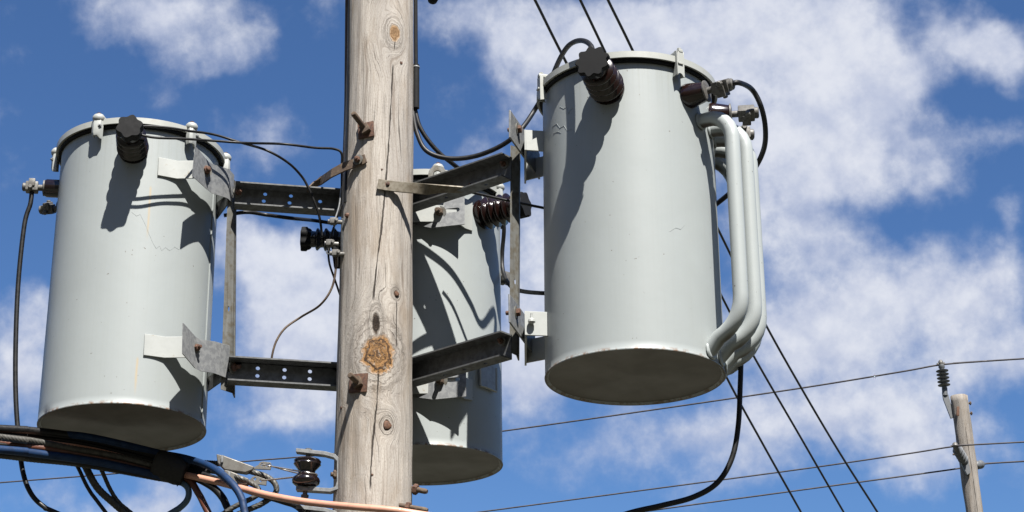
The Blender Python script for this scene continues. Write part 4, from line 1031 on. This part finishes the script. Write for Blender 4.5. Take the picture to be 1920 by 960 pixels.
# distant pole
FY = 21.0
fl, frr = [(740, 1782), (960, 1812)], [(740, 1813), (960, 1843)]
fp = []
for y in (745, 850, 960, 1050):
    l, r = lerp_edge(fl, y), lerp_edge(frr, y); fp.append((P((l + r) / 2, y, FY), (r - l) / 2 * px_size(1800, y, FY)))
fz = [q[0].z for q in fp]; gx = np.polyfit(fz, [q[0].x for q in fp], 1); gr = np.polyfit(fz, [q[1] for q in fp], 1)
def far_axis(z): return Vector((np.polyval(gx, z), FY, z)), float(np.polyval(gr, max(z, 4)))
far = thing('utility_pole', far_axis(0)[0], 'distant weathered wooden pole with a disc insulator on top, at the lower right', 'pole')
M_WOODF = wood_material('distant_pole_wood', [], [([(-.02, 8.0), (.01, 9.5), (.0, 11.2)], .006)], 0.7, 4.0)
ztop = P(1798, 743, FY).z
pole_mesh(far_axis, 0.0, ztop, 0.08, 32, 'shaft', far, M_WOODF, .11, .009)
for (px, py) in ((1816, 756), (1818, 775), (1794, 852)):
    b = MB(); c = P(px, py, FY - .02); b.cyl(c - Vector((.05, 0, 0)), c + Vector((.035, 0, .0)), .012, 8); b.hexbolt(c + Vector((.015, 0, 0)), (1, 0, 0), .025, .015)
    build('bolt', b, M_RUST_SHADE, far)
b = MB(); b.box(Matrix.Translation(P(1796, 771, FY - .115)) @ Matrix.Rotation(R_(8), 4, 'Y'), .035, .02, .12, .006); build('knot_hole', b, M_DARKEND, far)
# top disc insulator on its bracket
t = thing('post_insulator', P(1772, 740, FY), 'upright grey disc insulator on a steel arm at the top of the distant pole', 'insulator')
b = MB(); a, c = P(1771, 728, FY), P(1765, 684, FY); ax = (c - a); L = ax.length; pr = [(.03, 0), (.03, L * .05)]
for k in range(5): h = L * (.08 + .15 * k); pr += [(.028, h), (.075, h + L * .045), (.078, h + L * .06), (.028, h + L * .09)]
pr += [(.03, L * .84), (.04, L * .88), (.036, L), (0, L)]
b.lathe(frame(a, ax), pr, 24); build('discs', b, M_GREYINS, t, sharp=60)
b = MB(); s_ = Vector((0, .03, 0)); b.prism([P(1767, 735, FY), P(1778, 739, FY), P(1790, 782, FY), P(1783, 784, FY), P(1769, 748, FY)], s_); b.cyl(P(1772, 742, FY + .015), P(1771, 727, FY + .015), .035, 10)
build('support_arm', b, M_GREYINS, t)
b = MB(); c = P(1764, 682, FY); b.lathe(frame(c, (0, 0, 1)), [(.02, -.03), (.035, 0), (.03, .03), (.012, .05)], 10); b.box(Matrix.Translation(c) @ Matrix.Rotation(R_(-6), 4, 'Y'), .10, .03, .025, .006); build('wire_clamp', b, M_ZINC, t)
# side insulators
t = thing('post_insulator', P(1806, 858, FY - .13), 'grey insulator leaning out of the near side of the distant pole', 'insulator')
b = MB(); a, c = P(1809, 866, FY - .12), P(1791, 836, FY - .42); ax = c - a; L = ax.length; pr = [(.045, 0)]
for k in range(4): h = L * (.1 + .18 * k); pr += [(.04, h), (.062, h + L * .06), (.064, h + L * .1), (.04, h + L * .15)]
pr += [(.04, L * .9), (.03, L), (0, L)]
b.lathe(frame(a, ax), pr, 20); build('discs', b, M_GREYINS, t, sharp=60)
b = MB(); b.prism([P(1799, 862, FY - .14), P(1815, 858, FY - .14), P(1820, 886, FY - .14), P(1814, 890, FY - .14)], (0, .05, 0)); build('base_bracket', b, M_GREYINS, t)
b = MB(); cc = c; b.lathe(frame(c, (0, 0, 1)), [(.02, -.03), (.04, 0), (.03, .03), (.012, .045)], 10); build('wire_clamp', b, M_ZINC, t)
t = thing('post_insulator', P(1834, 872, FY + .1), 'small dark insulator on the far right side of the distant pole', 'insulator')
b = MB(); a, c = P(1828, 873, FY + .12), P(1843, 870, FY + .30); ax = c - a; L = ax.length
b.lathe(frame(a, ax), [(.03, 0), (.05, L * .1), (.055, L * .3), (.045, L * .4), (.055, L * .5), (.055, L * .7), (.04, L * .8), (.03, L), (0, L)], 18); build('discs', b, M_GREYINS, t)
FW = 'thin wires strung across to the distant pole'
cable('far_wire', 'uppermost thin wire, held by the top insulator of the distant pole', 'wire', [(-120, 915, 26.3), (0, 905, 26.0), (240, 886, 25.3), (450, 866, 24.6), (640, 849, 24.1), (945, 808, 23.3), (1200, 772, 22.6), (1500, 728, 21.8), (1690, 697, 21.2), (1764, 684, FY), (1850, 677, 20.8), (1990, 668, 20.4)], 1.5, M_FARW, 0, FW, 6)
cable('far_wire', 'middle thin wire, held by the leaning insulator of the distant pole', 'wire', [(700, 985, 23.6), (900, 960, 22.9), (1200, 920, 22.2), (1500, 880, 21.5), (1700, 851, 20.9), (1790, 837, FY - .42), (1860, 832, 20.4), (1990, 825, 20.1)], 1.5, M_FARW, 0, FW, 6)
cable('far_wire', 'lowest thin wire, passing behind the distant pole', 'wire', [(1050, 983, 22.9), (1230, 956, 22.5), (1500, 919, 22.0), (1700, 892, 21.6), (1800, 878, 21.4), (1844, 870, FY + .30), (1920, 865, 21.1), (1990, 861, 20.9)], 1.5, M_FARW, 0, FW, 6)
